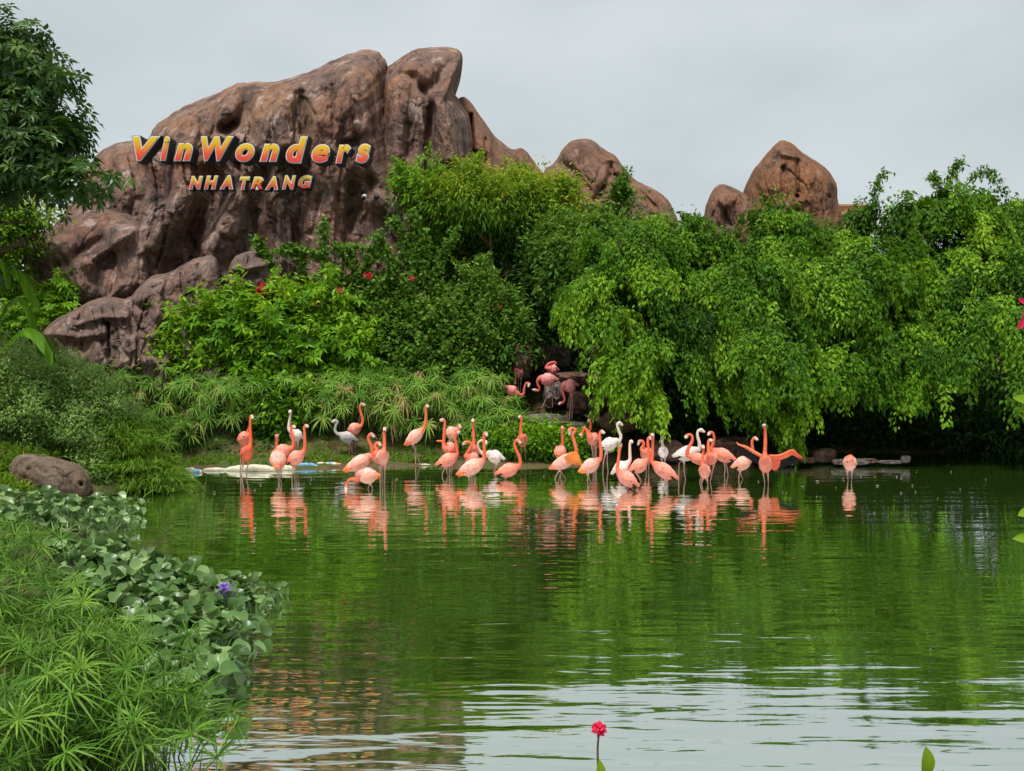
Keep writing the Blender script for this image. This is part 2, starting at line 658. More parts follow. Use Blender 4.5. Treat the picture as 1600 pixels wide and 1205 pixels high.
class Lobe:
    def __init__(s, poly, c, Y, T, lean, feats=(), amp=0.5, sx=45, sy=150, seed=0, power=3.0, back=0.8, it=2):
        s.P, s.c, s.Y, s.T, s.lean, s.feats = smooth_poly(poly, it), np.array(c, float), Y, T, lean, feats
        s.amp, s.sx, s.sy, s.seed, s.p, s.back = amp, sx, sy, seed, power, back

    def disp(s, px, py):
        k = s.seed * 7.7
        wx = 14 * perlin(P3(px / 90, py / 90, k + 3))
        d = s.amp * fbm(P3((px + wx) / s.sx, py / s.sy, k), 3, 0.5)
        rid = 1 - np.abs(perlin(P3((px + 1.6 * wx) / (s.sx * 1.5), py / (s.sy * 1.1), k + 8)))
        d = d + s.amp * 0.5 * (rid - 0.7)
        fx_, fy_ = px + wx + 5 * perlin(P3(px / 25, py / 25, k + 40)), py + 0.6 * wx
        d = d + s.amp * 0.95 * facets(fx_, fy_, s.sx * 0.95, s.sy * 0.8, s.seed, 26.0)
        d = d + s.amp * 0.34 * facets(fx_, fy_, s.sx * 0.5, s.sx * 0.8, s.seed + 5, 28.0)
        d = d + s.amp * 0.22 * (0.5 - np.abs(perlin(P3(fx_ / (s.sx * 0.45), fy_ / (s.sx * 0.8), k + 55))))
        d = d - s.amp * 0.30 * np.exp(-(perlin(P3((px + wx) / (s.sx * 0.8), py / (s.sy * 0.9), k + 21)) / 0.05) ** 2)
        d = d - s.amp * 0.10 * np.exp(-(perlin(P3((px + wx) / (s.sx * 0.4), (py + 0.5 * wx) / (s.sx * 0.7), k + 31)) / 0.05) ** 2)
        d = d + s.amp * 0.19 * fbm(P3(px / 15, py / 20, k + 5), 5, 0.55)
        for f in s.feats:
            d = d + f(px, py)
        return d

    def front(s, px, py, r):
        return s.Y + s.lean * (s.c[1] - py) / 100 - s.T * np.sqrt(np.maximum(1 - r ** s.p, 0)) - s.disp(px, py) * (1 - r ** 6)

    def depth_at(s, px, py):
        """front depth at one pixel (for things fixed to the rock)"""
        q = np.stack([s.P[:, 0] - s.c[0], s.P[:, 1] - s.c[1]], -1)
        a = np.arctan2(q[:, 1], q[:, 0]); rr = np.hypot(q[:, 0], q[:, 1]); o = np.argsort(a)
        t = math.atan2(py - s.c[1], px - s.c[0])
        R = np.interp(t, a[o], rr[o], period=2 * np.pi)
        r = min(0.999, math.hypot(px - s.c[0], py - s.c[1]) / R)
        return float(s.front(np.array(px, float), np.array(py, float), np.array(r)))

    def build(s, na=420, nr=90):
        p = np.concatenate([s.P, s.P[:1]])
        L = np.concatenate([[0], np.cumsum(np.hypot(*np.diff(p, axis=0).T))])
        t = np.linspace(0, L[-1], na, endpoint=False)
        bx, by = np.interp(t, L, p[:, 0]), np.interp(t, L, p[:, 1])
        # small unevenness of the outline
        k = s.seed * 3.1
        n = fbm(P3(bx / 22, by / 22, k), 3) * 0.012 + 1
        bx, by = s.c[0] + (bx - s.c[0]) * n, s.c[1] + (by - s.c[1]) * n
        r = np.sin(np.linspace(0.02, 1, nr) * np.pi / 2)
        px = s.c[0] + r[:, None] * (bx - s.c[0])
        py = s.c[1] + r[:, None] * (by - s.c[1])
        R = np.broadcast_to(r[:, None], px.shape)
        Vf = W(px, py, s.front(px, py, R)).reshape(-1, 3)
        nb = nr // 3
        rb = np.sin(np.linspace(0.02, 1, nb) * np.pi / 2)[:-1]
        pxb = s.c[0] + rb[:, None] * (bx - s.c[0])
        pyb = s.c[1] + rb[:, None] * (by - s.c[1])
        Rb = np.broadcast_to(rb[:, None], pxb.shape)
        Yb = s.Y + s.lean * (s.c[1] - pyb) / 100 + s.back * s.T * np.sqrt(1 - Rb ** s.p) + s.amp * fbm(P3(pxb / 60, pyb / 60, 50 + k), 3) * (1 - Rb ** 6)
        # keep the true size: back points lie on the lines of the rim's depth, not the eye's
        Vb = W(pxb, pyb, s.Y + s.lean * (s.c[1] - pyb) / 100)
        Vb[..., 1] = Yb
        Vb = Vb.reshape(-1, 3)
        j = np.arange(na)
        i = np.arange(nr - 1)[:, None] * na
        qf = np.stack([i + j, i + na + j, i + na + (j + 1) % na, i + (j + 1) % na], -1).reshape(-1, 4)
        o = len(Vf)
        i = o + np.arange(nb - 2)[:, None] * na
        qb = np.stack([i + j, i + (j + 1) % na, i + na + (j + 1) % na, i + na + j], -1).reshape(-1, 4)
        last = o + (nb - 2) * na
        rim = (nr - 1) * na
        qr = np.stack([last + j, last + (j + 1) % na, rim + (j + 1) % na, rim + j], -1)
        cf, cb = len(Vf) + len(Vb), len(Vf) + len(Vb) + 1
        V = np.concatenate([Vf, Vb, Vf[:na].mean(0, keepdims=True), Vb[:na].mean(0, keepdims=True)])
        tr = np.concatenate([np.stack([np.full(na, cf), j, (j + 1) % na], -1), np.stack([np.full(na, cb), o + (j + 1) % na, o + j], -1)])
        return V, [np.concatenate([qf, qb, qr]), tr]


def rock_part(name, lobe, mat, parent=None, base=(0, 0, 0), **k):
    V, f = lobe.build(**k)
    return link(name, mesh_np(name, V - np.asarray(base, float), f), mat, parent)


Z2 = lambda pts: [(180 + x / 3.172, 60 + y / 3.172) for x, y in pts]       # crops used while measuring the photo
Z3 = lambda pts: [(600 + x / 3.172, 60 + y / 3.172) for x, y in pts]
Z5 = lambda pts: [(x / 3.545, 360 + y / 3.545) for x, y in pts]
featsA = [
    groove(Z2([(660, 260), (640, 350), (590, 420), (555, 455)]), 11, 1.0),
    groove(Z2([(590, 430), (540, 450)]), 11, 0.7),
    groove(Z2([(925, 275), (930, 470)]), 9, 1.0),
    groove(Z2([(895, 270), (890, 560)]), 3, 0.35),
    groove(Z2([(1075, 230), (1078, 520)]), 1.8, 0.16),
    groove(Z2([(480, 700), (480, 800), (420, 910), (300, 1130)]), 20, 0.8),
    groove(Z2([(725, 640), (720, 780), (690, 930), (600, 1120)]), 16, 0.7),
    groove(Z2([(245, 640), (235, 760), (200, 925), (120, 1010)]), 10, 0.35),
    groove(Z2([(260, 930), (200, 1140)]), 2.2, 0.3),
    groove(Z2([(930, 620), (925, 820), (900, 1000)]), 8, 0.5),
    groove(Z2([(100, 620), (110, 800), (40, 960)]), 8, 0.25),
    step_edge(Z2([(1150, 690), (1145, 1010)]), 2.5, 1.1, 1),
    groove(Z2([(1130, 540), (1290, 470), (1330, 380)]), 7, 0.4),
    groove(Z2([(1260, 700), (1380, 780), (1420, 900)]), 10, 0.5),
    lambda px, py: 1.0 * np.exp(-(seg_dist(px, py, Z2([(850, 230), (800, 400), (830, 520)])) / 18) ** 2),
    lambda px, py: 0.9 * np.exp(-(seg_dist(px, py, Z2([(1180, 150), (1230, 400), (1290, 560), (1330, 800)])) / 24) ** 2),
    lambda px, py: 0.6 * np.exp(-(seg_dist(px, py, Z2([(600, 800), (540, 950), (440, 1120)])) / 20) ** 2),
    lambda px, py: 0.9 * np.exp(-(seg_dist(px, py, Z2([(330, 560), (330, 800), (160, 1000), (-60, 1180), (-150, 1300)])) / 26) ** 2),
    lambda px, py: 0.8 * np.exp(-(seg_dist(px, py, Z2([(560, 250), (430, 340), (260, 420)])) / 16) ** 2),
]
A = Lobe([(36, 470), (41, 400), (50, 370), (85, 355), (108, 322), (125, 280), (150, 240), (176, 224), (205, 219), (228, 221), (240, 197), (285, 166), (335, 148),
          (380, 127), (430, 129), (470, 118), (520, 95), (552, 80), (590, 79), (603, 92), (606, 140), (611, 190), (610, 230), (618, 268), (638, 298), (656, 325),
          (652, 360), (648, 450), (640, 540), (300, 560), (120, 500)], (400, 320), 32.5, 3.0, 0.5, featsA, amp=0.42, sx=46, sy=170, seed=1, power=5.5, it=1)
Bk = Lobe([(580, 430), (584, 300), (588, 180), (592, 128), (602, 106), (628, 90), (646, 76), (680, 73), (712, 75), (723, 84), (721, 102), (711, 124), (706, 142),
           (718, 157), (735, 185), (741, 240), (742, 330), (742, 440)], (665, 200), 33.8, 2.8, 0.3,
          [groove(Z3([(235, 350), (225, 600), (210, 680)]), 7, 0.5), groove(Z3([(20, 170), (150, 190), (230, 330), (225, 480)]), 7, 0.4),
           groove(Z3([(330, 110), (260, 230), (200, 250)]), 9, 0.5), groove(Z3([(120, 430), (100, 700)]), 6, 0.4),
           lambda px, py: 0.9 * np.exp(-(seg_dist(px, py, Z3([(300, 350), (330, 600)])) / 22) ** 2)], amp=0.27, sx=40, sy=160, seed=2, power=4.5, it=1)
Cs = Lobe([(690, 450), (706, 180), (714, 152), (728, 150), (745, 172), (760, 196), (780, 220), (802, 236), (814, 229), (826, 240), (838, 258), (856, 280), (872, 310), (880, 450)],
          (770, 330), 35.0, 2.6, 0.5, [groove(Z3([(432, 380), (436, 640)]), 3.5, 1.2), groove(Z3([(505, 500), (505, 610)]), 3, 0.4), groove(Z3([(640, 545), (670, 700)]), 6, 0.6)],
          amp=0.35, sx=36, sy=140, seed=3)
Foot = Lobe([(34, 452), (40, 402), (50, 369), (90, 352), (150, 322), (215, 335), (250, 400), (240, 470), (120, 490), (50, 470)], (140, 410), 29.6, 1.5, 0.9,
            [groove(Z5([(130, 290), (270, 230), (470, 110), (560, 60)]), 9, 0.3), lambda px, py: 0.5 * np.exp(-(seg_dist(px, py, Z5([(480, 180), (600, 90), (740, 0)])) / 12) ** 2)],
            amp=0.25, sx=60, sy=90, seed=4, power=4.0, it=1)

mx_, my_, _ = W(400, 450, 30.0)
mountain = thing("rock_mountain", "tall brown artificial rock mountain carrying the big letter sign", "rock", (mx_, my_, tz(mx_, my_)))
mb = mountain.location
rock_part("rock_face", A, M_rock, mountain, mb, na=760, nr=150)
rock_part("rock_peak", Bk, M_rock, mountain, mb, na=420, nr=100)
rock_part("rock_shoulder", Cs, M_rock_far, mountain, mb, na=360, nr=80)
rock_part("rock_foot", Foot, M_rock, mountain, mb, na=360, nr=80)


def solo_rock(name, label, lobe, mat, **k):
    V, f = lobe.build(**k)
    b = V.mean(0); b[2] = V[:, 2].min()
    o = link(name, mesh_np(name, V - b, f), mat, None, b)
    return tag(o, label, "rock")


solo_rock("rock_hill", "rounded reddish brown rock hill right of the big mountain, with a long right slope",
          Lobe([(846, 300), (849, 265), (866, 256), (879, 231), (898, 217), (925, 217), (945, 234), (962, 243), (975, 262), (990, 280), (1010, 290), (1035, 303), (1050, 320), (1062, 350), (1055, 440), (850, 440)],
               (945, 320), 42, 3.2, 0.5, [groove(Z3([(860, 615), (920, 640), (960, 690)]), 6, 0.7), groove(Z3([(985, 520), (975, 620)]), 4, 0.5), groove(Z3([(1120, 620), (1130, 680), (1230, 700)]), 5, 0.7),
                                          groove(Z3([(1050, 800), (1120, 680)]), 4, 0.4)], amp=0.4, sx=50, sy=80, seed=6), M_rock_far, na=360, nr=80)
solo_rock("rock_tower", "steep orange brown rock tower with pointed top rising behind the weeping trees",
          Lobe([(1158, 330), (1168, 285), (1180, 262), (1195, 245), (1211, 226), (1221, 218), (1238, 224), (1258, 242), (1285, 257), (1300, 273), (1308, 290), (1309, 315), (1316, 335), (1322, 440), (1160, 440)],
               (1240, 320), 48, 3.2, 0.4, [groove([(1213, 232), (1222, 240), (1250, 245), (1280, 262), (1300, 290)], 5, -0.5), groove([(1300, 290), (1306, 340)], 4, 0.8), groove([(1246, 250), (1247, 300)], 3, 0.4),
                                           groove([(1224, 262), (1222, 300)], 4, 0.4), groove([(1176, 285), (1200, 330)], 6, 0.5), groove([(1295, 306), (1296, 308)], 2.5, 0.8), groove([(1245, 306), (1246, 307)], 2.5, 0.8)],
               amp=0.34, sx=30, sy=80, seed=7, it=1, power=4), M_rock_red, na=360, nr=90)
solo_rock("rock_knoll", "small reddish rock knoll left of the pointed rock tower",
          Lobe([(1090, 430), (1102, 325), (1114, 295), (1127, 286), (1145, 292), (1162, 302), (1182, 312), (1215, 335), (1230, 430)], (1155, 365), 47, 2.2, 0.4,
               [groove([(1150, 296), (1180, 330)], 5, 0.5)], amp=0.32, sx=30, sy=50, seed=8, it=1, power=4), M_rock_far, na=240, nr=60)
gw = W(1330, 338, 56)
g = Geo()
g.box((0, 0, 0), (1.7, 1.0, 5.0)); g.box((0, 0, 2.56), (1.82, 1.12, 0.12))
o = link("park_wall", g.mesh("park_wall", (0, 0, -2.5), smooth=False), noise_mat("tan_render", [(0.3, srgb(186, 130, 92)), (0.7, srgb(206, 150, 110))], scale=2, bump=0.1), None, (gw[0], gw[1], gw[2] - 4.5))
tag(o, "plain tan wall just showing beside the rock tower", "wall")
led = Lobe([(65, 520), (84, 500), (118, 483), (150, 466), (175, 463), (200, 469), (224, 441), (240, 430), (264, 427), (300, 405), (328, 398), (339, 404), (344, 440), (352, 475), (360, 600), (340, 650), (205, 650), (150, 620), (118, 580), (90, 552), (72, 532)],
           (225, 530), 26.3, 1.1, 0.7, [groove(Z5([(1000, 240), (1015, 470)]), 1.8, 0.25), groove(Z5([(1095, 190), (1115, 300), (1125, 380)]), 2.2, 0.3), groove(Z5([(810, 390), (765, 560), (755, 740)]), 1.8, 0.22),
                                       groove(Z5([(600, 520), (605, 700)]), 3, 0.45), groove(Z5([(240, 560), (420, 600), (600, 560)]), 6, -0.2), groove(Z5([(330, 640), (450, 640)]), 12, 0.5),
                                       groove(Z5([(700, 480), (560, 480), (430, 520)]), 5, -0.3), groove(Z5([(690, 400), (840, 440), (800, 500)]), 7, 0.3)], amp=0.30, sx=34, sy=60, seed=9, it=1, power=4)
solo_rock("rock_ledge", "low stepped brown rock ledge at the mountain's left foot", led, M_ledge, na=460, nr=90)
solo_rock("boulder", "squarish brown boulder between the rock ledge and the red flowering bush",
          Lobe([(353, 432), (364, 402), (384, 393), (410, 393), (424, 409), (429, 450), (405, 485), (362, 475), (357, 446)], (392, 436), 27.2, 0.7, 0.3,
               [groove(Z5([(1380, 130), (1370, 200)]), 2, 0.2), groove(Z5([(1270, 215), (1400, 205), (1480, 190)]), 4, -0.25), groove(Z5([(1280, 250), (1420, 250)]), 5, 0.25)], amp=0.12, sx=30, sy=40, seed=10, it=1), M_ledge, na=220, nr=50)
solo_rock("boulder", "smooth brown shore boulder under the grey green hedge",
          Lobe([(8, 745), (20, 716), (36, 708), (70, 712), (100, 720), (125, 730), (138, 748), (140, 770), (120, 790), (30, 790)], (78, 752), 18.9, 0.6, 0.3,
               [ groove([(126, 755), (127, 757)], 3, 0.25), groove([(45, 735), (40, 770)], 6, 0.12)], amp=0.06, sx=50, sy=40, seed=14), 
          rock_mat("shore_rock", srgb(122, 106, 90), srgb(128, 102, 84), srgb(158, 146, 124), srgb(72, 62, 54), srgb(120, 112, 76), zs=1.0, sc=2.0), na=220, nr=50)

M_cas = rock_mat("cascade_rock", srgb(112, 86, 72), srgb(128, 90, 70), srgb(150, 132, 120), srgb(62, 54, 50), srgb(110, 98, 72), zs=0.8, sc=2.0)
M_cas_grey = rock_mat("grey_cascade_rock", srgb(124, 116, 112), srgb(122, 104, 96), srgb(164, 156, 152), srgb(70, 65, 66), srgb(112, 104, 92), zs=1, sc=2.0)


def block_rock(name, label, cx, cy, w, h, Y, mat, seed, T=None, group=None, cat="rock"):
    r = np.random.default_rng(seed)
    n = 9
    a = np.linspace(0, 2 * np.pi, n, endpoint=False) + r.uniform(-0.2, 0.2, n)
    sq = lambda v: np.sign(v) * np.abs(v) ** 0.6
    k = r.uniform(0.85, 1.1, n)
    poly = np.stack([cx + w / 2 * sq(np.cos(a)) * k, cy + h / 2 * sq(np.sin(a)) * k], -1)
    lb = Lobe(poly, (cx, cy), Y, T or (w + h) / 4 * Y / F * 1.1, 0.0, (), amp=0.12 * (w + h) / 60, sx=w * 0.7, sy=h * 0.8, seed=seed, it=1)
    V, f = lb.build(na=120, nr=26)
    b = V.mean(0); b[2] = V[:, 2].min()
    o = link(name, mesh_np(name, V - b, f), mat, None, b)
    return tag(o, label, cat, group)


for k, (lab, cx, cy, w, h, Y, m) in enumerate([
    ("upright reddish block of stone at the top left of the cascade", 816, 562, 34, 62, 26.2, M_cas),
    ("flat brown stone slab across the cascade behind the bowing flamingos", 895, 592, 84, 26, 26.6, M_cas),
    ("grey upright cascade stone behind the legs of the double flamingo", 866, 614, 34, 44, 26.0, M_cas_grey),
    ("broad brown cascade stone right of the bowing pink flamingo's legs", 906, 632, 46, 40, 25.6, M_cas),
    ("brown cascade stone under the weeping branches, upper row", 942, 598, 40, 34, 26.4, M_cas),
    ("dark brown cascade stone next to the broad brown one, lower row", 935, 634, 42, 34, 25.3, M_cas),
    ("large dark brown stone low at the right of the cascade", 970, 658, 64, 40, 24.6, M_cas),
    ("dark stone at the back of the cascade above the brown slab", 868, 556, 60, 40, 27.4, M_cas_grey),
    ("flat grey stone shelf at the foot of the cascade", 850, 656, 76, 20, 25.0, M_cas_grey),
    ("long low pale stone shelf behind the green ground cover", 880, 666, 96, 16, 24.6, M_cas_grey),
    ("rounded grey stone below the bowing flamingo, beside the ground cover", 904, 668, 26, 18, 24.2, M_cas_grey),
    ("brown waterside rock behind the white flamingos", 1040, 706, 74, 36, 23.6, M_cas),
    ("dark rock in the shade behind the flamingo with open wings", 1140, 700, 84, 40, 24.2, M_cas),
    ("tan flat stone at the waterline right of the open wing", 1259, 719, 30, 10, 22.9, M_cas),
    ("dark rounded rock in shade above the tan waterline stone", 1287, 712, 40, 24, 23.3, M_cas),
    ("flat grey stone at the waterline behind the lone flamingo", 1330, 722, 60, 10, 22.8, M_cas_grey),
    ("thin tan stone at the waterline just right of the lone flamingo", 1358, 720, 30, 8, 22.9, M_cas),
    ("thin light grey stone at the waterline further right", 1392, 722, 40, 6, 22.9, M_cas_grey),
    ("small knobbly grey stone rightmost at the waterline", 1415, 718, 18, 13, 22.9, M_cas_grey),
    ("low dark grey stone wedge under the tip of the open right wing", 1228, 722, 34, 10, 22.9, M_cas_grey),
]):
    block_rock("cascade_stone" if cx < 1000 else "shore_stone", lab, cx, cy, w, h, Y, m, 30 + k)

# ------------------------------------------------------------------ letter sign
def letter_face_mat():
    m, n, l, b = new_mat("letter_face")
    at = n.new("ShaderNodeAttribute")
    at.attribute_name = "up"
    r = ramp(n, [(0.0, srgb(238, 66, 52)), (0.3, srgb(240, 92, 58)), (0.6, srgb(240, 160, 40)), (1.0, srgb(244, 214, 30))])
    l.new(at.outputs["Fac"], r.inputs[0])
    l.new(r.outputs[0], b.inputs["Base Color"])
    b.inputs["Roughness"].default_value = 0.35
    return m


M_lface, M_lrim, M_lcase = letter_face_mat(), flat_mat("letter_rim", (0.8, 0.78, 0.76, 1), 0.4), flat_mat("letter_casing", srgb(56, 52, 56), 0.5)


def glyph(ch, offset, shear):
    cu = bpy.data.curves.new("glyph", 'FONT')
    cu.body = ch
    cu.shear = shear
    cu.offset = offset
    cu.extrude = 0.0
    cu.resolution_u = 5
    o = bpy.data.objects.new("glyph", cu)
    COL.objects.link(o)
    return o


row1 = [("V", 208.5, 248.3, 214.5, 250.7), ("i", 251, 265.3, 214.5, 250), ("n", 273.4, 300.6, 225, 250.6), ("W", 315.8, 363.8, 214.5, 250.7), ("o", 369, 397, 225.3, 252),
        ("n", 407.4, 435.6, 226, 251.6), ("d", 447.8, 479.7, 215, 254), ("e", 488, 514.3, 227, 253.4), ("r", 525.6, 547.6, 227.5, 254), ("s", 557, 578.2, 226.3, 254)]
row2 = [("N", 369, 432, 687, 746), ("H", 444, 508, 685, 745), ("A", 524, 580, 683, 745), ("T", 621, 666, 690, 748), ("R", 677, 731, 690, 747), ("A", 749, 803, 688, 748), ("N", 832, 893, 684, 745), ("G", 911, 973, 683, 743)]
row2 = [(c, 180 + a / 3.172, 180 + b / 3.172, 60 + t / 3.172, 60 + d / 3.172) for c, a, b, t, d in row2]
glyphs = {}
for rid, row in enumerate((row1, row2)):
    for k, (c, *_x) in enumerate(row):
        glyphs[rid, k] = [glyph(c, off, 0.28) for off in ((0.034, 0.066, 0.084) if rid == 0 else (0.026, 0.082, 0.098))]
bpy.context.view_layer.update()
dgr = bpy.context.evaluated_depsgraph_get()
gl_mesh = {k: [bpy.data.meshes.new_from_object(o.evaluated_get(dgr)) for o in v] for k, v in glyphs.items()}
for v in glyphs.values():
    for o in v:
        cu = o.data
        bpy.data.objects.remove(o)
        bpy.data.curves.remove(cu)


def flat_to_solid(me, xf, y_front, depth, slant, name, mat, parent, base, grad=False):
    """2D glyph mesh -> solid letter: xf maps (u,v) to world x,z at the face; the body runs back along the slanted axis"""
    n = len(me.vertices)
    co = np.empty(n * 3, np.float32); me.vertices.foreach_get("co", co); co = co.reshape(-1, 3)
    bm = bmesh.new(); bm.from_mesh(me)
    bmesh.ops.remove_doubles(bm, verts=bm.verts, dist=1e-4)
    vs = [v.co.copy() for v in bm.verts]
    for v in bm.verts:
        x, z = xf(v.co.x, v.co.y)
        v.co = Vector((x, y_front, z)) - base
    r = bmesh.ops.extrude_face_region(bm, geom=list(bm.faces))
    mv = [e for e in r['geom'] if isinstance(e, bmesh.types.BMVert)]
    bmesh.ops.translate(bm, verts=mv, vec=Vector(slant) * depth)
    bmesh.ops.recalc_face_normals(bm, faces=bm.faces)
    for f in bm.faces:
        f.smooth = False
    out = bpy.data.meshes.new(name)
    bm.to_mesh(out); bm.free()
    if grad:
        z = np.array([v.co.z for v in out.vertices]); z = (z - z.min()) / (z.max() - z.min() + 1e-9)
        a = out.attributes.new("up", 'FLOAT', 'POINT'); a.data.foreach_set("value", z.astype(np.float32))
    return link(name, out, mat, parent)


for rid, row in enumerate((row1, row2)):
    xs = np.array([(a + b) / 2 for _, a, b, _, _ in row])
    dep = np.array([min(A.depth_at(px, py) for px in np.linspace(a, b + 6, 6) for py in np.linspace(t, d + 5, 5)) for _, a, b, t, d in row])
    fit = np.polyfit(xs, dep, 1)
    fit[1] -= max(0, np.max(np.polyval(fit, xs) - dep)) + 0.12
    Yc = float(np.polyval(fit, xs.mean()))
    bp_ = W1(xs.mean(), row[0][4], Yc)
    sign = thing("letter_sign", ["large yellow to red italic letter sign across the rock mountain, upper line",
                                 "smaller orange capital letter sign across the rock mountain, lower line"][rid], "sign", bp_, "letter signs on the rock mountain")
    for k, (c, a, b, t, d) in enumerate(row):
        Y = float(np.polyval(fit, xs[k]))
        face, rim, case = gl_mesh[rid, k]
        co = np.array([v.co[:2] for v in face.vertices])
        u0, v0 = co.min(0); u1, v1 = co.max(0)
        tl, br = W(a, t, Y), W(b, d, Y)
        xf = lambda u, v, tl=tl, br=br, u0=u0, u1=u1, v0=v0, v1=v1: (tl[0] + (u - u0) / (u1 - u0) * (br[0] - tl[0]), br[2] + (v - v0) / (v1 - v0) * (tl[2] - br[2]))
        sl = (0.14, 1.0, -0.12)
        dp = 0.36 if rid == 0 else 0.21
        cs = flat_to_solid(case, xf, Y, dp, sl, "letter", M_lcase, sign, bp_)
        flat_to_solid(rim, xf, Y - 0.02, 0.019, (0, 1, 0), "rim", M_lrim, cs, bp_)
        flat_to_solid(face, xf, Y - 0.04, 0.019, (0, 1, 0), "face", M_lface, cs, bp_, grad=True)
    # thin steel stand-offs that hold the letters to the rock
    gg = Geo()
    for k, (c, a, b, t, d) in enumerate(row):
        Y = float(np.polyval(fit, xs[k]))
        for fx in (0.3, 0.75):
            p = W((a + (b - a) * fx), d - 4, Y + 0.25)
            gg.tube([p, p + np.array([0.1, max(0.6, dep[k] - Y + 0.9), -0.25])], 0.018, 6)
    link("bracket", gg.mesh("bracket", bp_), flat_mat("bracket_steel", (0.25, 0.24, 0.24, 1), 0.5), sign)

# two small floodlights under the sign
M_white = flat_mat("white_enamel", (0.75, 0.75, 0.73, 1), 0.35)
M_dark = flat_mat("dark_metal", (0.03, 0.03, 0.03, 1), 0.4)
for px, py, lab, s, mm in ((570, 307, "small white floodlight on a bracket on the rock, below the sign's last letter", 0.10, M_white),
                           (589, 308, "small dark floodlight on the rock, right of the white one", 0.09, M_dark)):
    Y = A.depth_at(px, py) - 0.35
    p = W(px, py, Y)
    t = thing("floodlight", lab, "lamp", p.tolist(), "floodlights on the rock")
    g = Geo()
    g.tube([(-s * 0.2, -s * 0.9, -s * 0.5), (0, -s * 0.3, 0), (s * 0.1, s * 0.6, s * 0.3), (s * 0.12, s * 0.8, s * 0.35)], [s * 0.75, s * 0.72, s * 0.5, s * 0.2], 14)
    link("housing", g.mesh("housing"), mm, t)
    g = Geo(); g.tube([(-s * 0.22, -s * 0.96, -s * 0.53), (-s * 0.2, -s * 0.905, -s * 0.505)], s * 0.6, 14)
    link("lens", g.mesh("lens"), M_dark, t)
    g = Geo(); g.tube([(0, 0, 0.05), (s * 2.0, 0.1, -s), (s * 2.2, 0.6, -s * 1.2)], s * 0.13, 6)
    link("bracket", g.mesh("bracket"), M_dark, t)
# ------------------------------------------------------------------ foliage builders
TPL = {
    "leaf4": (np.array([[0, 0, 0], [.42, .5, .10], [1, 0, -.08], [.42, -.5, .10]]), np.array([[0, 2, 1], [0, 3, 2]])),
    "leaf6": (np.array([[0, 0, 0], [.3, .46, .09], [.68, .36, .05], [1, 0, -.14], [.68, -.36, .05], [.3, -.46, .09], [.5, 0, 0]]),
              np.array([[0, 6, 1], [1, 6, 2], [2, 6, 3], [3, 6, 4], [4, 6, 5], [5, 6, 0]])),
    "blade": (np.array([[0, .3, 0], [0, -.3, 0], [.35, .5, 0], [.35, -.5, 0], [.7, .4, 0], [.7, -.4, 0], [1, 0, 0]]),
              np.array([[0, 1, 3], [0, 3, 2], [2, 3, 5], [2, 5, 4], [4, 5, 6]])),
}


def leaves(P, D, N, L, Wd, tint, tpl="leaf4", droop=0.0):
    tv, tf = TPL[tpl]
    P, D = np.asarray(P, float), unit(np.asarray(D, float))
    S = unit(np.cross(D, N))
    N2 = np.cross(S, D)
    m, k = len(P), len(tv)
    L = np.broadcast_to(np.asarray(L, float), (m,))
    Wd = np.broadcast_to(np.asarray(Wd, float), (m,))
    droop = np.broadcast_to(np.asarray(droop, float), (m,))
    l, w, h = tv[:, 0], tv[:, 1], tv[:, 2]
    V = P[:, None] + D[:, None] * (l[None, :, None] * L[:, None, None]) + S[:, None] * (w[None, :, None] * Wd[:, None, None]) \
        + N2[:, None] * (h[None, :, None] * Wd[:, None, None])
    V[..., 2] -= (l[None] ** 2) * (droop * L)[:, None]
    Fc = tf[None] + (np.arange(m) * k)[:, None, None]
    return V.reshape(-1, 3), Fc.reshape(-1, 3), np.repeat(np.broadcast_to(tint, (m,)), k)


class Foliage:
    def __init__(s):
        s.v, s.f, s.t, s.n = [], [], [], 0

    def add(s, V, Fc, t):
        s.v.append(V); s.f.append(Fc + s.n); s.t.append(t); s.n += len(V)

    def leaves(s, *a, **k):
        s.add(*leaves(*a, **k))

    def tube(s, pts, r, n=5, tint=0.1):
        V, q, t = tube_np(pts, r, n)
        tri = np.concatenate([q[:, [0, 1, 2]], q[:, [0, 2, 3]], t])
        s.add(V, tri, np.full(len(V), tint))

    def mesh(s, name, off=(0, 0, 0)):
        return mesh_np(name, np.concatenate(s.v) - np.asarray(off, float), np.concatenate(s.f), {"tint": np.concatenate(s.t)}, smooth=False)


def sphere_dirs(n, zmin=-1.0):
    z = rng.uniform(zmin, 1, n)
    a = rng.uniform(0, 2 * np.pi, n)
    r = np.sqrt(1 - z * z)
    return np.stack([r * np.cos(a), r * np.sin(a), z], -1)


def ell_px(cx, cy, rx, ry, Y, ryd=None):
    """ellipsoid from its outline in the photo and its distance: centre, radii in metres"""
    c = W(cx, cy, Y)
    s = Y / F
    return np.array([c[0], c[1], c[2]]), np.array([rx * s, (ryd if ryd else (rx + ry) / 2) * s, ry * s])


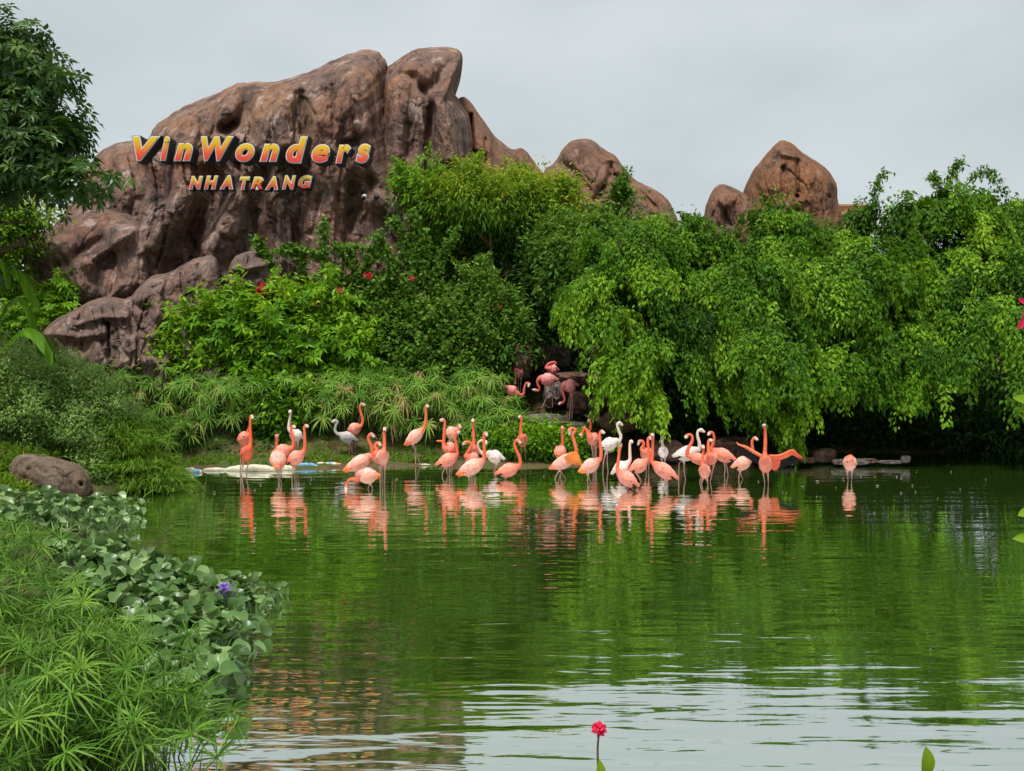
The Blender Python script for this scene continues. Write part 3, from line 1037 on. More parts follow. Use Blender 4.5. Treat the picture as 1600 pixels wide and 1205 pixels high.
def clumps(fo, ells, n_clump, per, L, Wd, rc, lumps=0.22, droop=0.25, out=0.6, tint=(0.35, 0.25), tpl="leaf4", inner=0.2, top=0.35, whorl=0, up=0.7, zmin=-0.75):
    """leafy crown: leaves in small clumps on an uneven shell, plus sparser ones inside"""
    area = np.array([(r[0] * r[2] + r[0] * r[1] + r[1] * r[2]) for _, r in ells])
    counts = np.maximum((n_clump * area / area.sum()).astype(int), 3)
    for (c, r), m in zip(ells, counts):
        d = sphere_dirs(m, zmin)
        nrm = unit(d / r)
        rad = 1 + lumps * fbm(d * 2.1 + c, 3)
        dep = np.where(rng.random(m) < inner, rng.uniform(0.3, 0.8, m), np.where(rng.random(m) < 0.12, rng.uniform(1.05, 1.28, m), rng.uniform(0.8, 1.08, m)))
        pc = c + d * r * (rad * dep)[:, None]
        # drop clumps well inside a neighbouring lobe
        keep = np.ones(m, bool)
        for c2, r2 in ells:
            if c2 is not c:
                keep &= (np.sum(((pc - c2) / r2) ** 2, -1) > 0.45) | (rng.random(m) < 0.12)
        pc, nrm, dep = pc[keep], nrm[keep], dep[keep]
        m = len(pc)
        if not m:
            continue
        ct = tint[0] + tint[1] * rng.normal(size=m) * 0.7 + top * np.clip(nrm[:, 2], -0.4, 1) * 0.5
        if whorl:
            ax = unit(nrm * out + [0, 0, up] + 0.35 * rng.normal(size=(m, 3)))
            a = unit(np.cross(ax, rng.normal(size=(m, 3))))
            b = np.cross(ax, a)
            nw = per // whorl + (per % whorl > 0)
            for q in range(nw):
                off = pc + rc * 0.8 * rng.normal(size=(m, 3)) if q else pc
                for k in range(whorl):
                    ph = 2 * np.pi * k / whorl + q + rng.uniform(-0.25, 0.25, m)
                    dd = a * np.cos(ph)[:, None] + b * np.sin(ph)[:, None] + ax * rng.uniform(0.05, 0.5, m)[:, None]
                    ll = L * rng.uniform(0.75, 1.2, m)
                    fo.leaves(off + dd * L * 0.1, dd, ax + 0.2 * rng.normal(size=(m, 3)), ll, Wd * ll / L, np.clip(ct + 0.08 * rng.normal(size=m), 0, 1), tpl=tpl, droop=droop)
        else:
            mm = m * per
            cc = np.repeat(pc, per, 0)
            nn = np.repeat(nrm, per, 0)
            off = rng.normal(size=(mm, 3)) * rc
            p = cc + off
            D = nn * out + unit(off) * 0.7 + 0.5 * rng.normal(size=(mm, 3)) + [0, 0, -droop]
            N = nn * 0.5 + [0, 0, up] + 0.45 * rng.normal(size=(mm, 3))
            ll = L * rng.uniform(0.65, 1.25, mm)
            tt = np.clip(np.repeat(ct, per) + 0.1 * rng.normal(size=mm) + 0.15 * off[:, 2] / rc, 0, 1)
            fo.leaves(p, D, N, ll, Wd * ll / L, tt, tpl=tpl, droop=droop * 0.6)


def sprays(fo, ells, n, per, L, Wd, slen=1.1, spread=0.16, tint=(0.4, 0.2), tpl="leaf4", zmin=-0.35, front=0.0, hang=1.0, bunch=15):
    """weeping boughs: bunches of branchlets that leave the crown together, arch and hang, leaves along each"""
    area = np.array([r[0] * r[2] + r[0] * r[1] for _, r in ells])
    counts = np.maximum((n / bunch * area / area.sum()).astype(int), 2)
    for (c, r), mb in zip(ells, counts):
        d = sphere_dirs(mb, zmin)
        flip = (d[:, 1] > 0.2) & (rng.random(mb) < front)
        d[flip, 1] *= -1
        rad = rng.uniform(0.5, 1.0, mb) * (1 + 0.25 * fbm(d * 2.3 + c, 2))
        S = c + d * r * rad[:, None]
        h = unit(np.stack([d[:, 0], d[:, 1], 0 * d[:, 0]], -1) + 0.35 * rng.normal(size=(mb, 3)) * [1, 1, 0])
        bt = rng.normal(size=mb)
        m = mb * bunch
        rep = lambda v: np.repeat(v, bunch, 0)
        S = rep(S) + rng.normal(size=(m, 3)) * slen * np.array([0.20, 0.20, 0.15])
        h = unit(rep(h) + 0.28 * rng.normal(size=(m, 3)) * [1, 1, 0])
        d, bt = rep(d), rep(bt)
        sl = slen * rep(rng.uniform(0.65, 1.35, mb)) * rng.uniform(0.55, 1.15, m)
        upk = np.clip(0.45 + 0.5 * d[:, 2] + 0.15 * rng.normal(size=m), 0.05, 1.0)
        t = rng.beta(1.5, 1.1, (m, per))
        tt = t[..., None]
        drop = (upk[:, None] * 0.55 * t - hang * 0.85 * t ** 2)[..., None] * sl[:, None, None]
        cur = S[:, None] + h[:, None] * (0.62 * (tt - 0.25 * tt ** 2)) * sl[:, None, None] + drop * np.array([0, 0, 1.0])
        side = np.stack([-h[:, 1], h[:, 0], 0 * h[:, 0]], -1)[:, None]
        wprof = spread * (0.35 + 1.0 * t * (1.2 - t))[..., None]
        lat = rng.normal(size=(m, per, 1))
        p = cur + side * lat * wprof + rng.normal(size=(m, per, 3)) * wprof * np.array([0.3, 0.3, 0.5])
        tan = h[:, None] * (0.62 - 0.3 * tt) + (upk[:, None] * 0.55 - 1.7 * hang * t)[..., None] * np.array([0, 0, 1.0]) * 0.8
        D = tan + side * np.sign(lat) * 0.55 + 0.4 * rng.normal(size=(m, per, 3)) + [0, 0, -0.2]
        N = h[:, None] * 0.5 + [0, 0, 0.8] + 0.45 * rng.normal(size=(m, per, 3))
        base = (tint[0] + tint[1] * bt)[:, None] + 0.05 * rng.normal(size=(m, 1)) + 0.11 * rng.normal(size=(m, per)) + 0.22 * (t - 0.5)
        ll = L * rng.uniform(0.6, 1.3, (m, per))
        fo.leaves(p.reshape(-1, 3), D.reshape(-1, 3), N.reshape(-1, 3), ll.ravel(), (Wd * ll / L).ravel(), np.clip(base, 0, 1).ravel(), tpl=tpl, droop=0.1)


def branchy(base, top, r0, spread, n_limb, seed, limb_top=None):
    """tapered trunk with limbs; returns a Geo"""
    r = np.random.default_rng(seed)
    g = Geo()
    base, top = np.asarray(base, float), np.asarray(top, float)
    m = (base + top) / 2 + r.normal(size=3) * 0.06 * np.linalg.norm(top - base)
    path = catmull([base, m, top], 12)
    g.tube(path, np.linspace(r0, r0 * 0.35, 12), 9)
    for k in range(n_limb):
        q = path[r.integers(5, 11)]
        a = 2 * np.pi * (k + r.uniform(-.3, .3)) / n_limb
        e = q + np.array([math.cos(a) * spread[0], math.sin(a) * spread[1], spread[2] * r.uniform(0.4, 1.0)])
        mid = (q + e) / 2 + [0, 0, 0.12 * np.linalg.norm(e - q)]
        lp = catmull([q, mid, e], 8)
        g.tube(lp, np.linspace(r0 * 0.45, r0 * 0.08, 8), 6)
        for w in range(3):
            s0 = lp[r.integers(3, 7)]
            e2 = s0 + r.normal(size=3) * np.linalg.norm(e - q) * 0.3 + [0, 0, 0.1]
            g.tube(catmull([s0, (s0 + e2) / 2, e2], 5), np.linspace(r0 * 0.16, r0 * 0.04, 5), 5)
    return g


M_bark = noise_mat("bark", [(0.35, srgb(58, 46, 36)), (0.65, srgb(104, 86, 66))], scale=6, stretch=(1, 1, 0.25), rough=0.9, bump=0.6, bscale=18)
M_bark_light = noise_mat("light_bark", [(0.35, srgb(104, 80, 54)), (0.65, srgb(150, 122, 88))], scale=6, stretch=(1, 1, 0.25), rough=0.9, bump=0.5, bscale=18)
M_weep = leaf_mat("weeping_leaf", [(0.0, (0.020, 0.068, 0.006, 1)), (0.4, (0.074, 0.185, 0.010, 1)), (0.75, (0.172, 0.340, 0.016, 1)), (1.0, (0.275, 0.450, 0.030, 1))], 0.5, 0.30)
M_bright = leaf_mat("bright_leaf", [(0.0, (0.030, 0.090, 0.005, 1)), (0.4, (0.100, 0.250, 0.010, 1)), (0.75, (0.190, 0.380, 0.016, 1)), (1.0, (0.32, 0.47, 0.03, 1))], 0.45, 0.32)
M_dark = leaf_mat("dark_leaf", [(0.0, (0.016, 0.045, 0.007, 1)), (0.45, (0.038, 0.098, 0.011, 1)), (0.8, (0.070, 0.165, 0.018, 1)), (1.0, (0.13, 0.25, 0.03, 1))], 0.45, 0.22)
M_broad = leaf_mat("glossy_dark_leaf", [(0.0, (0.016, 0.045, 0.009, 1)), (0.5, (0.040, 0.100, 0.014, 1)), (0.85, (0.08, 0.17, 0.02, 1)), (1.0, (0.15, 0.26, 0.03, 1))], 0.4, 0.28, 0.35)
M_boug = leaf_mat("bougainvillea_leaf", [(0.0, (0.026, 0.068, 0.010, 1)), (0.45, (0.070, 0.165, 0.017, 1)), (0.8, (0.125, 0.250, 0.026, 1)), (1.0, (0.22, 0.35, 0.04, 1))], 0.45, 0.3)
M_yel = leaf_mat("yellow_green_leaf", [(0.0, (0.04, 0.095, 0.008, 1)), (0.4, (0.115, 0.240, 0.015, 1)), (0.8, (0.25, 0.38, 0.022, 1)), (1.0, (0.45, 0.40, 0.03, 1))], 0.45, 0.34)
M_hedge = leaf_mat("grey_hedge_leaf", [(0.0, (0.040, 0.075, 0.018, 1)), (0.45, (0.150, 0.275, 0.055, 1)), (0.8, (0.28, 0.43, 0.11, 1)), (1.0, (0.38, 0.52, 0.17, 1))], 0.6, 0.35)
M_sedge = leaf_mat("sedge_blade", [(0.0, (0.028, 0.075, 0.010, 1)), (0.4, (0.088, 0.205, 0.020, 1)), (0.7, (0.175, 0.330, 0.040, 1)), (0.88, (0.28, 0.39, 0.07, 1)), (1.0, (0.34, 0.21, 0.10, 1))], 0.45, 0.28)
M_grass = leaf_mat("grass_blade", [(0.0, (0.04, 0.09, 0.008, 1)), (0.5, (0.10, 0.21, 0.014, 1)), (0.85, (0.18, 0.31, 0.02, 1)), (1.0, (0.34, 0.27, 0.10, 1))], 0.5, 0.28)
M_hya = leaf_mat("hyacinth_leaf", [(0.0, (0.034, 0.085, 0.014, 1)), (0.5, (0.082, 0.172, 0.034, 1)), (0.9, (0.19, 0.30, 0.10, 1)), (1.0, (0.26, 0.27, 0.05, 1))], 0.36, 0.15, 0.5)
M_red = leaf_mat("red_petal", [(0.0, (0.50, 0.010, 0.035, 1)), (1.0, (0.78, 0.035, 0.11, 1))], 0.5, 0.2)
M_purple = leaf_mat("purple_petal", [(0.0, (0.22, 0.12, 0.48, 1)), (1.0, (0.42, 0.28, 0.70, 1))], 0.5, 0.25)


def crown(parent, fo, mat, base, name="crown"):
    o = link(name, fo.mesh(name, base), mat, parent)
    o["kind"] = "stuff"
    return o


def ground_under(cx, Y):
    x = float(W(cx, HORIZON, Y)[0])
    return x, Y, tz(x, Y)


# ------------------------------------------------------------------ weeping trees on the right
WG = "weeping trees along the right shore"
weep = [
    # label, ellipsoids (px centre, px radii, distance), number of branchlets
    ("weeping tree whose branches hang to the brown waterside rock, beside the cascade", [(985, 450, 80, 95, 24.4), (945, 495, 42, 46, 23.9), (1010, 560, 64, 58, 23.6), (958, 424, 46, 40, 24.8), (1000, 612, 36, 30, 23.6)], 560),
    ("weeping tree with a rounded top below the gap between the red rock hills", [(1090, 425, 86, 66, 25.6), (1045, 368, 46, 34, 26.0), (1110, 510, 74, 75, 24.6), (1090, 580, 50, 45, 24.0)], 520),
    ("weeping tree with the lowest branches, touching the water behind the open-winged flamingo", [(1195, 545, 60, 85, 23.5), (1228, 630, 20, 40, 22.9), (1205, 650, 16, 36, 22.9), (1160, 470, 66, 66, 24.2)], 460),
    ("tall weeping tree standing in front of the pointed rock tower", [(1220, 400, 66, 54, 25.8), (1212, 336, 28, 28, 26.2), (1280, 418, 62, 44, 25.4)], 340),
    ("broad weeping tree with a long pointed branch hanging over the dark water", [(1330, 460, 90, 80, 24.2), (1375, 540, 62, 48, 23.6), (1440, 610, 24, 44, 23.0), (1300, 530, 50, 45, 24.0), (1350, 400, 66, 45, 25.0), (1410, 560, 40, 40, 23.4), (1345, 590, 34, 34, 23.3), (1300, 600, 24, 36, 23.3)], 640),
    ("bright weeping tree rising highest at the right, with wispy twigs against the sky", [(1490, 345, 80, 45, 26.0), (1400, 350, 45, 42, 26.0), (1480, 430, 95, 75, 25.0), (1585, 365, 45, 50, 26.0)], 520),
    ("weeping tree at the right edge, hanging behind the red flower", [(1560, 490, 72, 90, 23.8), (1592, 600, 40, 60, 23.2), (1500, 535, 52, 62, 23.8), (1670, 470, 75, 110, 24.4), (1760, 500, 80, 110, 24.8)], 720),
]
for k, (lab, el, n) in enumerate(weep):
    E = [ell_px(*e) for e in el]
    gx_, gy_, gz_ = ground_under(el[0][0], max(el[0][4] + 1.6, 27.2))
    t = thing("weeping_tree", lab, "tree", (gx_, gy_, gz_), WG)
    c, r = E[0]
    top = c + [0, 0, r[2] * 0.5]
    tr = branchy((gx_, gy_, gz_ - 0.3), top, 0.16, (r[0] * 0.8, r[1] * 0.8, r[2] * 0.4), 7, 60 + k)
    link("trunk", tr.mesh("trunk", t.location), M_bark, t)
    fo = Foliage()
    sprays(fo, E, n * 1.05, 105, 0.108, 0.060, slen=1.08, spread=0.135, hang=1.15, front=0.75, tint=(0.47, 0.20))
    clumps(fo, E, 170, 26, 0.15, 0.08, 0.22, inner=1.0, tint=(0.15, 0.1), top=0.1, droop=0.6)  # inner leaves tinted dark to paint shade into the crown's gaps
    if k == 5:
        for a, b2, c2 in (((1362, 345), (1366, 300), (1382, 268)), ((1470, 320), (1488, 270), (1500, 252)), ((1500, 300), (1535, 268), (1560, 285)), ((1480, 320), (1465, 285), (1455, 275))):
            pth = catmull([W(*a, 26.0), W(*b2, 26.0), W(*c2, 26.0)], 40)
            fo.tube(pth[::4], np.linspace(0.02, 0.006, 10), 5)
            q = np.repeat(pth[10:], 6, 0)
            m = len(q)
            fo.leaves(q + rng.normal(size=(m, 3)) * 0.07, rng.normal(size=(m, 3)) + [0, 0, -0.5], rng.normal(size=(m, 3)) * 0.5 + [0, 0, 1], 0.14, 0.06, np.clip(0.4 + 0.15 * rng.normal(size=m), 0, 1), droop=0.15)
    crown(t, fo, M_weep, t.location)

# the denser trees standing behind them
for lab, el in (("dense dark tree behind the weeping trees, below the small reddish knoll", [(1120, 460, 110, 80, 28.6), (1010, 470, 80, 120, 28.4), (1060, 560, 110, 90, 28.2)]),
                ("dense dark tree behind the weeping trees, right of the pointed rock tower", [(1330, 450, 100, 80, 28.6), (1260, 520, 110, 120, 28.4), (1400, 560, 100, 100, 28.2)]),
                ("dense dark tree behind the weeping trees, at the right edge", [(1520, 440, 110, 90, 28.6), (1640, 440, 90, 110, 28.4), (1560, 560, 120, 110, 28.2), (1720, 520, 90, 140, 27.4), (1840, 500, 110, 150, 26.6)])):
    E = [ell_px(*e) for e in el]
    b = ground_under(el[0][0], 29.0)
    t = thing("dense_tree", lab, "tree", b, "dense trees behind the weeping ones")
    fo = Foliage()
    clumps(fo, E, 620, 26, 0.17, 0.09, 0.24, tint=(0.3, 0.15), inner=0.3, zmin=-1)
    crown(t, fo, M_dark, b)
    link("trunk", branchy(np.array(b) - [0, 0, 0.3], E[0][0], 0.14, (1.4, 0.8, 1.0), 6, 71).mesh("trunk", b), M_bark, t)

# low shrubs under the weeping trees; their shade is painted as near-black leaf tint
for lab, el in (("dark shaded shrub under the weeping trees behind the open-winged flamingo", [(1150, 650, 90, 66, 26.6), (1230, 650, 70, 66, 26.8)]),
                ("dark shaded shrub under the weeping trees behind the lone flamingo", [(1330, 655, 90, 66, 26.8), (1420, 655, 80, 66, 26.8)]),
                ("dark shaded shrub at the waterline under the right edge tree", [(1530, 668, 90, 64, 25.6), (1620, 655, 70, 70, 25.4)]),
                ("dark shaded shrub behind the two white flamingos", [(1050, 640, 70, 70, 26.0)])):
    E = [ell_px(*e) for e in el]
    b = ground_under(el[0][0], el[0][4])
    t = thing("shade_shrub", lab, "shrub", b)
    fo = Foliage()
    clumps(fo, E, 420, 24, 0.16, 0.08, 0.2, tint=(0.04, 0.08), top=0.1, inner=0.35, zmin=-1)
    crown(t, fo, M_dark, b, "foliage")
    g = Geo()
    for j in range(6):
        e = E[j % len(E)]
        g.tube(catmull([(b[0] + 0.1 * j - .3, b[1], b[2] - 0.2), (np.array(b) + e[0]) / 2 + [0.1, 0, 0.2], e[0] + rng.normal(size=3) * 0.3], 6), np.linspace(0.04, 0.012, 6), 6)
    link("stem", g.mesh("stem", b), M_bark, t)


def shrub(name, label, cat, el, mat, n, per, L, Wd, rc, base_px=None, group=None, stems=6, bark=None, sr=0.035, part="foliage", sprigs=0, sp_tint=0.65, **k):
    E = [ell_px(*e) for e in el]
    b = ground_under(base_px or el[0][0], el[0][4])
    t = thing(name, label, cat, b, group)
    fo = Foliage()
    clumps(fo, E, n, per, L, Wd, rc, **k)
    for j in range(sprigs):
        e0, e1 = E[int(rng.integers(len(E)))]
        dd = sphere_dirs(1, 0.15)[0]
        if dd[1] > 0.3:
            dd[1] *= -1
        s0 = e0 + dd * e1 * 0.9
        ln = rng.uniform(0.3, 0.95) * (0.55 if part == "crown" else 0.8)
        s1 = s0 + (dd * 0.5 + np.array([0, 0, 0.9]) + 0.25 * rng.normal(size=3)) * ln
        pth = catmull([s0, (s0 + s1) / 2 + [0, 0, 0.08], s1 + [0, 0, -0.1 * ln]], 12)
        fo.tube(pth[::3], 0.008, 4, 0.2)
        q = np.repeat(pth, 5, 0); mq = len(q)
        fo.leaves(q + rng.normal(size=(mq, 3)) * L * 0.4, rng.normal(size=(mq, 3)) + [0, -0.2, 0.1], rng.normal(size=(mq, 3)) * 0.5 + [0, -0.3, 1], L * rng.uniform(0.6, 1.1, mq), Wd * 0.9,
                  np.clip(sp_tint + 0.15 * rng.normal(size=mq), 0, 1), tpl="leaf4", droop=0.2)
    crown(t, fo, mat, b, part)
    g = Geo()
    for j in range(stems):
        e = E[j % len(E)]
        tip = e[0] + rng.normal(size=3) * e[1] * 0.3 + [0, 0, e[1][2] * 0.3]
        s0 = np.array([b[0] + (tip[0] - b[0]) * 0.35 + 0.05 * j, b[1], 0]); s0[2] = tz(s0[0], s0[1]) - 0.15
        g.tube(catmull([s0, (s0 + tip) / 2 + rng.normal(size=3) * 0.08, tip], 8), np.linspace(sr, sr * 0.3, 8), 6)
    if stems:
        link("stem" if part == "foliage" else "trunk", g.mesh("stem", b), bark or M_bark, t)
    return t


# ------------------------------------------------------------------ trees and shrubs in the middle
t = shrub("feathery_tree", "light green feathery tree with a thin bare brown trunk in front of the rock peak", "tree",
          [(735, 318, 62, 32, 28.0), (688, 310, 32, 22, 28.2), (738, 280, 26, 16, 28.0), (800, 345, 36, 40, 28.6), (826, 312, 30, 24, 28.4), (712, 355, 34, 24, 28.5), (770, 330, 40, 24, 28.3)], M_yel, 560, 24, 0.17, 0.045, 0.2, lumps=0.45,
          base_px=765, stems=0, part="crown", tint=(0.40, 0.24), droop=0.5, sprigs=60)
tb = np.array(t.location)
link("trunk", branchy(tb - [0, 0, 0.3], W(762, 330, 28.0), 0.085, (1.2, 0.8, 1.0), 7, 81).mesh("trunk", tb), M_bark_light, t)
shrub("yellowing_tree", "yellowish green tree with orange young leaves right of the feathery tree", "tree",
      [(835, 330, 50, 40, 29.0), (860, 300, 30, 20, 29.2), (800, 300, 35, 25, 29.2), (880, 340, 40, 40, 29.2)], M_yel, 520, 20, 0.17, 0.07, 0.2, stems=4, sr=0.06, part="crown", tint=(0.6, 0.25), lumps=0.45, sprigs=30)
shrub("leafy_tree", "dark green rounded tree below the rounded rock hill", "tree",
      [(940, 388, 56, 40, 28.0), (885, 398, 48, 48, 27.6), (900, 435, 50, 56, 27.0), (968, 318, 11, 16, 29.5)], M_boug, 700, 24, 0.17, 0.085, 0.2, stems=5, sr=0.06, part="crown", tint=(0.44, 0.22), lumps=0.45, sprigs=50)
shrub("shade_shrub", "tall dark shrub behind the thin bare trunk of the feathery tree", "shrub",
      [(720, 415, 72, 60, 29.4), (800, 425, 66, 60, 29.4), (770, 490, 90, 50, 28.6), (850, 470, 55, 70, 28.2), (855, 525, 60, 45, 28.0)], M_dark, 1100, 24, 0.18, 0.08, 0.22, tint=(0.32, 0.2), zmin=-1)
shrub("leafy_shrub", "mid green shrub climbing at the right foot of the rock mountain", "shrub",
      [(665, 305, 42, 24, 28.6), (640, 290, 22, 12, 28.6), (700, 335, 36, 30, 28.4), (675, 400, 22, 30, 28.4)], M_bright, 300, 22, 0.16, 0.07, 0.18, tint=(0.4, 0.2), lumps=0.4, sprigs=30)
shrub("leafy_shrub", "light leafy shrub at the top left of the cascade, above the upright stone", "shrub",
      [(775, 500, 42, 40, 26.6), (745, 455, 22, 34, 26.8), (790, 545, 35, 35, 26.2)], M_boug, 380, 22, 0.15, 0.07, 0.17, tint=(0.45, 0.2), lumps=0.4, sprigs=30)

# ------------------------------------------------------------------ bushes on the bank under the mountain
shrub("umbrella_bush", "bright green bush with finger-shaped leaf whorls in front of the low rock ledge", "shrub",
      [(330, 515, 74, 42, 26.0, 38), (430, 520, 80, 52, 26.2, 40), (285, 560, 40, 34, 25.7, 30), (375, 482, 46, 28, 26.4, 34), (500, 500, 46, 40, 26.6, 36), (400, 565, 84, 34, 25.8, 30), (530, 560, 54, 42, 26.2, 34), (282, 590, 40, 30, 25.4, 26)],
      M_bright, 1250, 21, 0.24, 0.095, 0.20, whorl=7, tint=(0.48, 0.22), out=0.7, up=0.8, droop=0.3, sprigs=70, sp_tint=0.75, lumps=0.45)
tb_ = shrub("bougainvillea", "sprawling bougainvillea bush with a few red flowers and long shoots up the rock", "shrub",
            [(468, 478, 44, 24, 27.8, 36), (550, 492, 60, 28, 27.6, 40), (640, 492, 62, 38, 27.4, 44), (600, 540, 86, 42, 26.8, 36), (700, 528, 66, 54, 26.6, 38), (752, 560, 40, 44, 26.2, 30), (690, 588, 80, 30, 26.0, 26)],
            M_boug, 1250, 22, 0.15, 0.098, 0.20, tint=(0.46, 0.28), lumps=0.6, sprigs=120)
bb = np.array(tb_.location)
shoots = [[(512, 470), (508, 400), (506, 345)], [(425, 420), (410, 395), (403, 375)], [(400, 430), (440, 390), (480, 392), (505, 405)], [(530, 440), (545, 392), (575, 390), (600, 400)],
          [(640, 440), (652, 390), (648, 350), (645, 335)], [(655, 440), (665, 395), (660, 360)], [(680, 440), (690, 400), (715, 360)], [(600, 450), (610, 410), (595, 378), (590, 370)],
          [(560, 440), (545, 400), (525, 385)], [(620, 420), (632, 385), (622, 355), (612, 345)], [(740, 500), (748, 455), (745, 430)], [(470, 420), (470, 395), (452, 392)], [(580, 460), (570, 420), (580, 400)]]
for s in shoots:
    fo = Foliage()
    Ys = 26.9
    pth = catmull([W(a, b, Ys) for a, b in s], 46)
    fo.tube(pth[::5], 0.012, 5, 0.3)
    q = np.repeat(pth, 8, 0); m = len(q)
    fo.leaves(q + rng.normal(size=(m, 3)) * 0.075, rng.normal(size=(m, 3)) + [0, -0.2, -0.1], rng.normal(size=(m, 3)) * 0.5 + [0, -0.5, 1], 0.14 * rng.uniform(0.7, 1.2, m), 0.10, np.clip(0.62 + 0.2 * rng.normal(size=m), 0, 1))
    o = link("shoot", fo.mesh("shoot", bb), M_boug, tb_)
for (a, b, s) in [(411, 452, 1.3), (405, 468, 1.2), (408, 459, 0.9), (497, 470, 1.0), (531, 454, 0.7), (575, 432, 0.9), (745, 501, 1.0), (778, 484, 0.9), (643, 435, 0.6), (726, 538, 0.6), (770, 575, 0.7), (800, 575, 0.7)]:
    fo = Foliage()
    c = W(a, b, 26.0)
    m = 26
    d = sphere_dirs(m)
    fo.leaves(c + d * 0.05 * s, d, rng.normal(size=(m, 3)), 0.11 * s, 0.09 * s, rng.random(m), tpl="leaf4")
    link("flower", fo.mesh("flower", bb), M_red, tb_)

shrub("broadleaf_shrub", "glossy round-leaved shrub in the sedge bank behind the two left orange flamingos", "shrub",
      [(438, 655, 38, 42, 24.6, 24), (465, 640, 40, 34, 24.8, 24), (420, 612, 34, 28, 25.0, 24)], M_bright, 260, 16, 0.17, 0.11, 0.16, tint=(0.22, 0.2), tpl="leaf6", zmin=-1)
shrub("ground_cover", "low bright green ground cover at the water's edge below the cascade", "plant",
      [(800, 690, 38, 24, 23.6), (845, 695, 48, 30, 23.6), (890, 700, 38, 26, 23.5), (760, 700, 30, 16, 23.7)], M_bright, 520, 20, 0.10, 0.06, 0.10, tint=(0.3, 0.16), stems=0)

# ------------------------------------------------------------------ left side
tt = shrub("broadleaf_tree", "dark green broad-leaved tree reaching in at the top left against the sky", "tree",
           [(5, 110, 75, 62, 20.0), (40, 200, 75, 70, 20.0), (-10, 260, 95, 60, 20.2), (115, 284, 58, 24, 19.6), (60, 250, 50, 45, 19.6), (-60, 170, 90, 120, 20.4), (88, 130, 28, 24, 19.6), (95, 215, 32, 26, 19.6), (30, 62, 32, 20, 19.8)],
           M_broad, 900, 24, 0.19, 0.078, 0.22, whorl=6, stems=0, part="crown", base_px=-130, tint=(0.52, 0.22), out=0.8, up=0.5, droop=0.35, lumps=0.3, inner=0.15)
tb = np.array(tt.location)
gt = branchy(tb - [0, 0, 0.4], W(-40, 160, 20.2), 0.2, (1.4, 1.0, 1.2), 8, 91)
gt.tube(catmull([W(-60, 300, 20.2), W(20, 260, 20.0), W(95, 270, 19.7), (W(140, 285, 19.6))], 12), np.linspace(0.08, 0.015, 12), 7)
gt.tube(catmull([W(-60, 260, 20.2), W(0, 180, 20.0), W(60, 150, 19.8)], 12), np.linspace(0.08, 0.015, 12), 7)
link("trunk", gt.mesh("trunk", tb), M_bark, tt)
shrub("leafy_tree", "yellow green small-leaved tree under the dark tree at the left edge", "tree",
      [(10, 365, 40, 40, 27.5), (-30, 350, 60, 60, 27.5), (50, 338, 26, 14, 27.6), (-5, 410, 36, 30, 27.3)], M_yel, 620, 22, 0.17, 0.075, 0.2, part="crown", stems=5, sr=0.06, tint=(0.42, 0.22))
shrub("leafy_shrub", "lime green shrub at the left foot of the rock mountain", "shrub",
      [(55, 478, 38, 26, 27.6, 24), (100, 452, 13, 20, 27.7, 14), (20, 455, 32, 26, 27.4, 24), (85, 492, 26, 18, 27.4, 18), (10, 510, 48, 34, 26.6, 26)], M_bright, 420, 21, 0.17, 0.06, 0.16, whorl=7, tint=(0.5, 0.2))
th = shrub("grey_hedge", "big rounded grey green hedge with tiny leaves above the shore boulder", "hedge",
           [(50, 632, 112, 84, 20.9, 90), (135, 668, 80, 66, 20.8, 76), (-30, 622, 96, 80, 20.8, 90), (95, 602, 74, 36, 21.2, 64), (170, 708, 34, 42, 20.3, 46), (150, 740, 30, 28, 19.9, 40)], M_hedge, 2900, 28, 0.082, 0.036, 0.075, tint=(0.55, 0.27), lumps=0.3, inner=0.25, zmin=-0.9, up=0.5)
for pts in ([(86, 530), (105, 550), (112, 562)], [(118, 545), (125, 558), (124, 570)], [(95, 540), (112, 572)]):
    fo = Foliage()
    P_ = [W(a, b, 20.6) for a, b in pts]
    if len(P_) < 3:
        P_ = [P_[0], (P_[0] + P_[1]) / 2, P_[1]]
    pth = catmull(P_, 24)
    fo.tube(pth[::3], 0.008, 5, 0.6)
    q = np.repeat(pth, 5, 0); m = len(q)
    fo.leaves(q + rng.normal(size=(m, 3)) * 0.012, rng.normal(size=(m, 3)), rng.normal(size=(m, 3)), 0.045, 0.025, np.clip(0.8 + .1 * rng.normal(size=m), 0, 1))
    link("twig", fo.mesh("twig", np.array(th.location)), M_hedge, th)

# broad palm fronds at the left edge
pl = ground_under(-40, 20.6)
tp = thing("palm", "young palm with broad arching fronds at the left edge above the hedge", "palm", pl)
for k, pts in enumerate(([(-40, 560), (-10, 450), (25, 420), (60, 470)], [(-30, 570), (10, 480), (40, 470), (62, 540)], [(-40, 560), (-20, 430), (0, 405), (14, 430)], [(-20, 580), (30, 520), (62, 520), (80, 550)])):
    fo = Foliage()
    pth = catmull([W(a, b, 20.4 - 0.15 * k) for a, b in pts], 60)
    fo.tube(pth[::5], np.linspace(0.03, 0.006, 12), 5, 0.7)
    tg = unit(np.gradient(pth, axis=0))
    q = pth[10:]; tq = tg[10:]; m = len(q)
    for sgn in (-1, 1):
        sd_ = np.array([0.2, -0.9, 0.3]) * sgn
        D = unit(np.cross(tq, np.array([0, 0, 1.0])) * sgn * 0.8 + tq * 0.6 + [0.0, 0, -0.15])
        fo.leaves(q, D, np.array([0, -0.3, 1.0]) + 0.1 * rng.normal(size=(m, 3)), 0.42 * np.sin(np.linspace(0.4, 2.9, m)) + 0.1, 0.05, np.clip(0.45 + .12 * rng.normal(size=m), 0, 1), tpl="blade", droop=0.45)
    link("frond", fo.mesh("frond", pl), M_bright, tp)

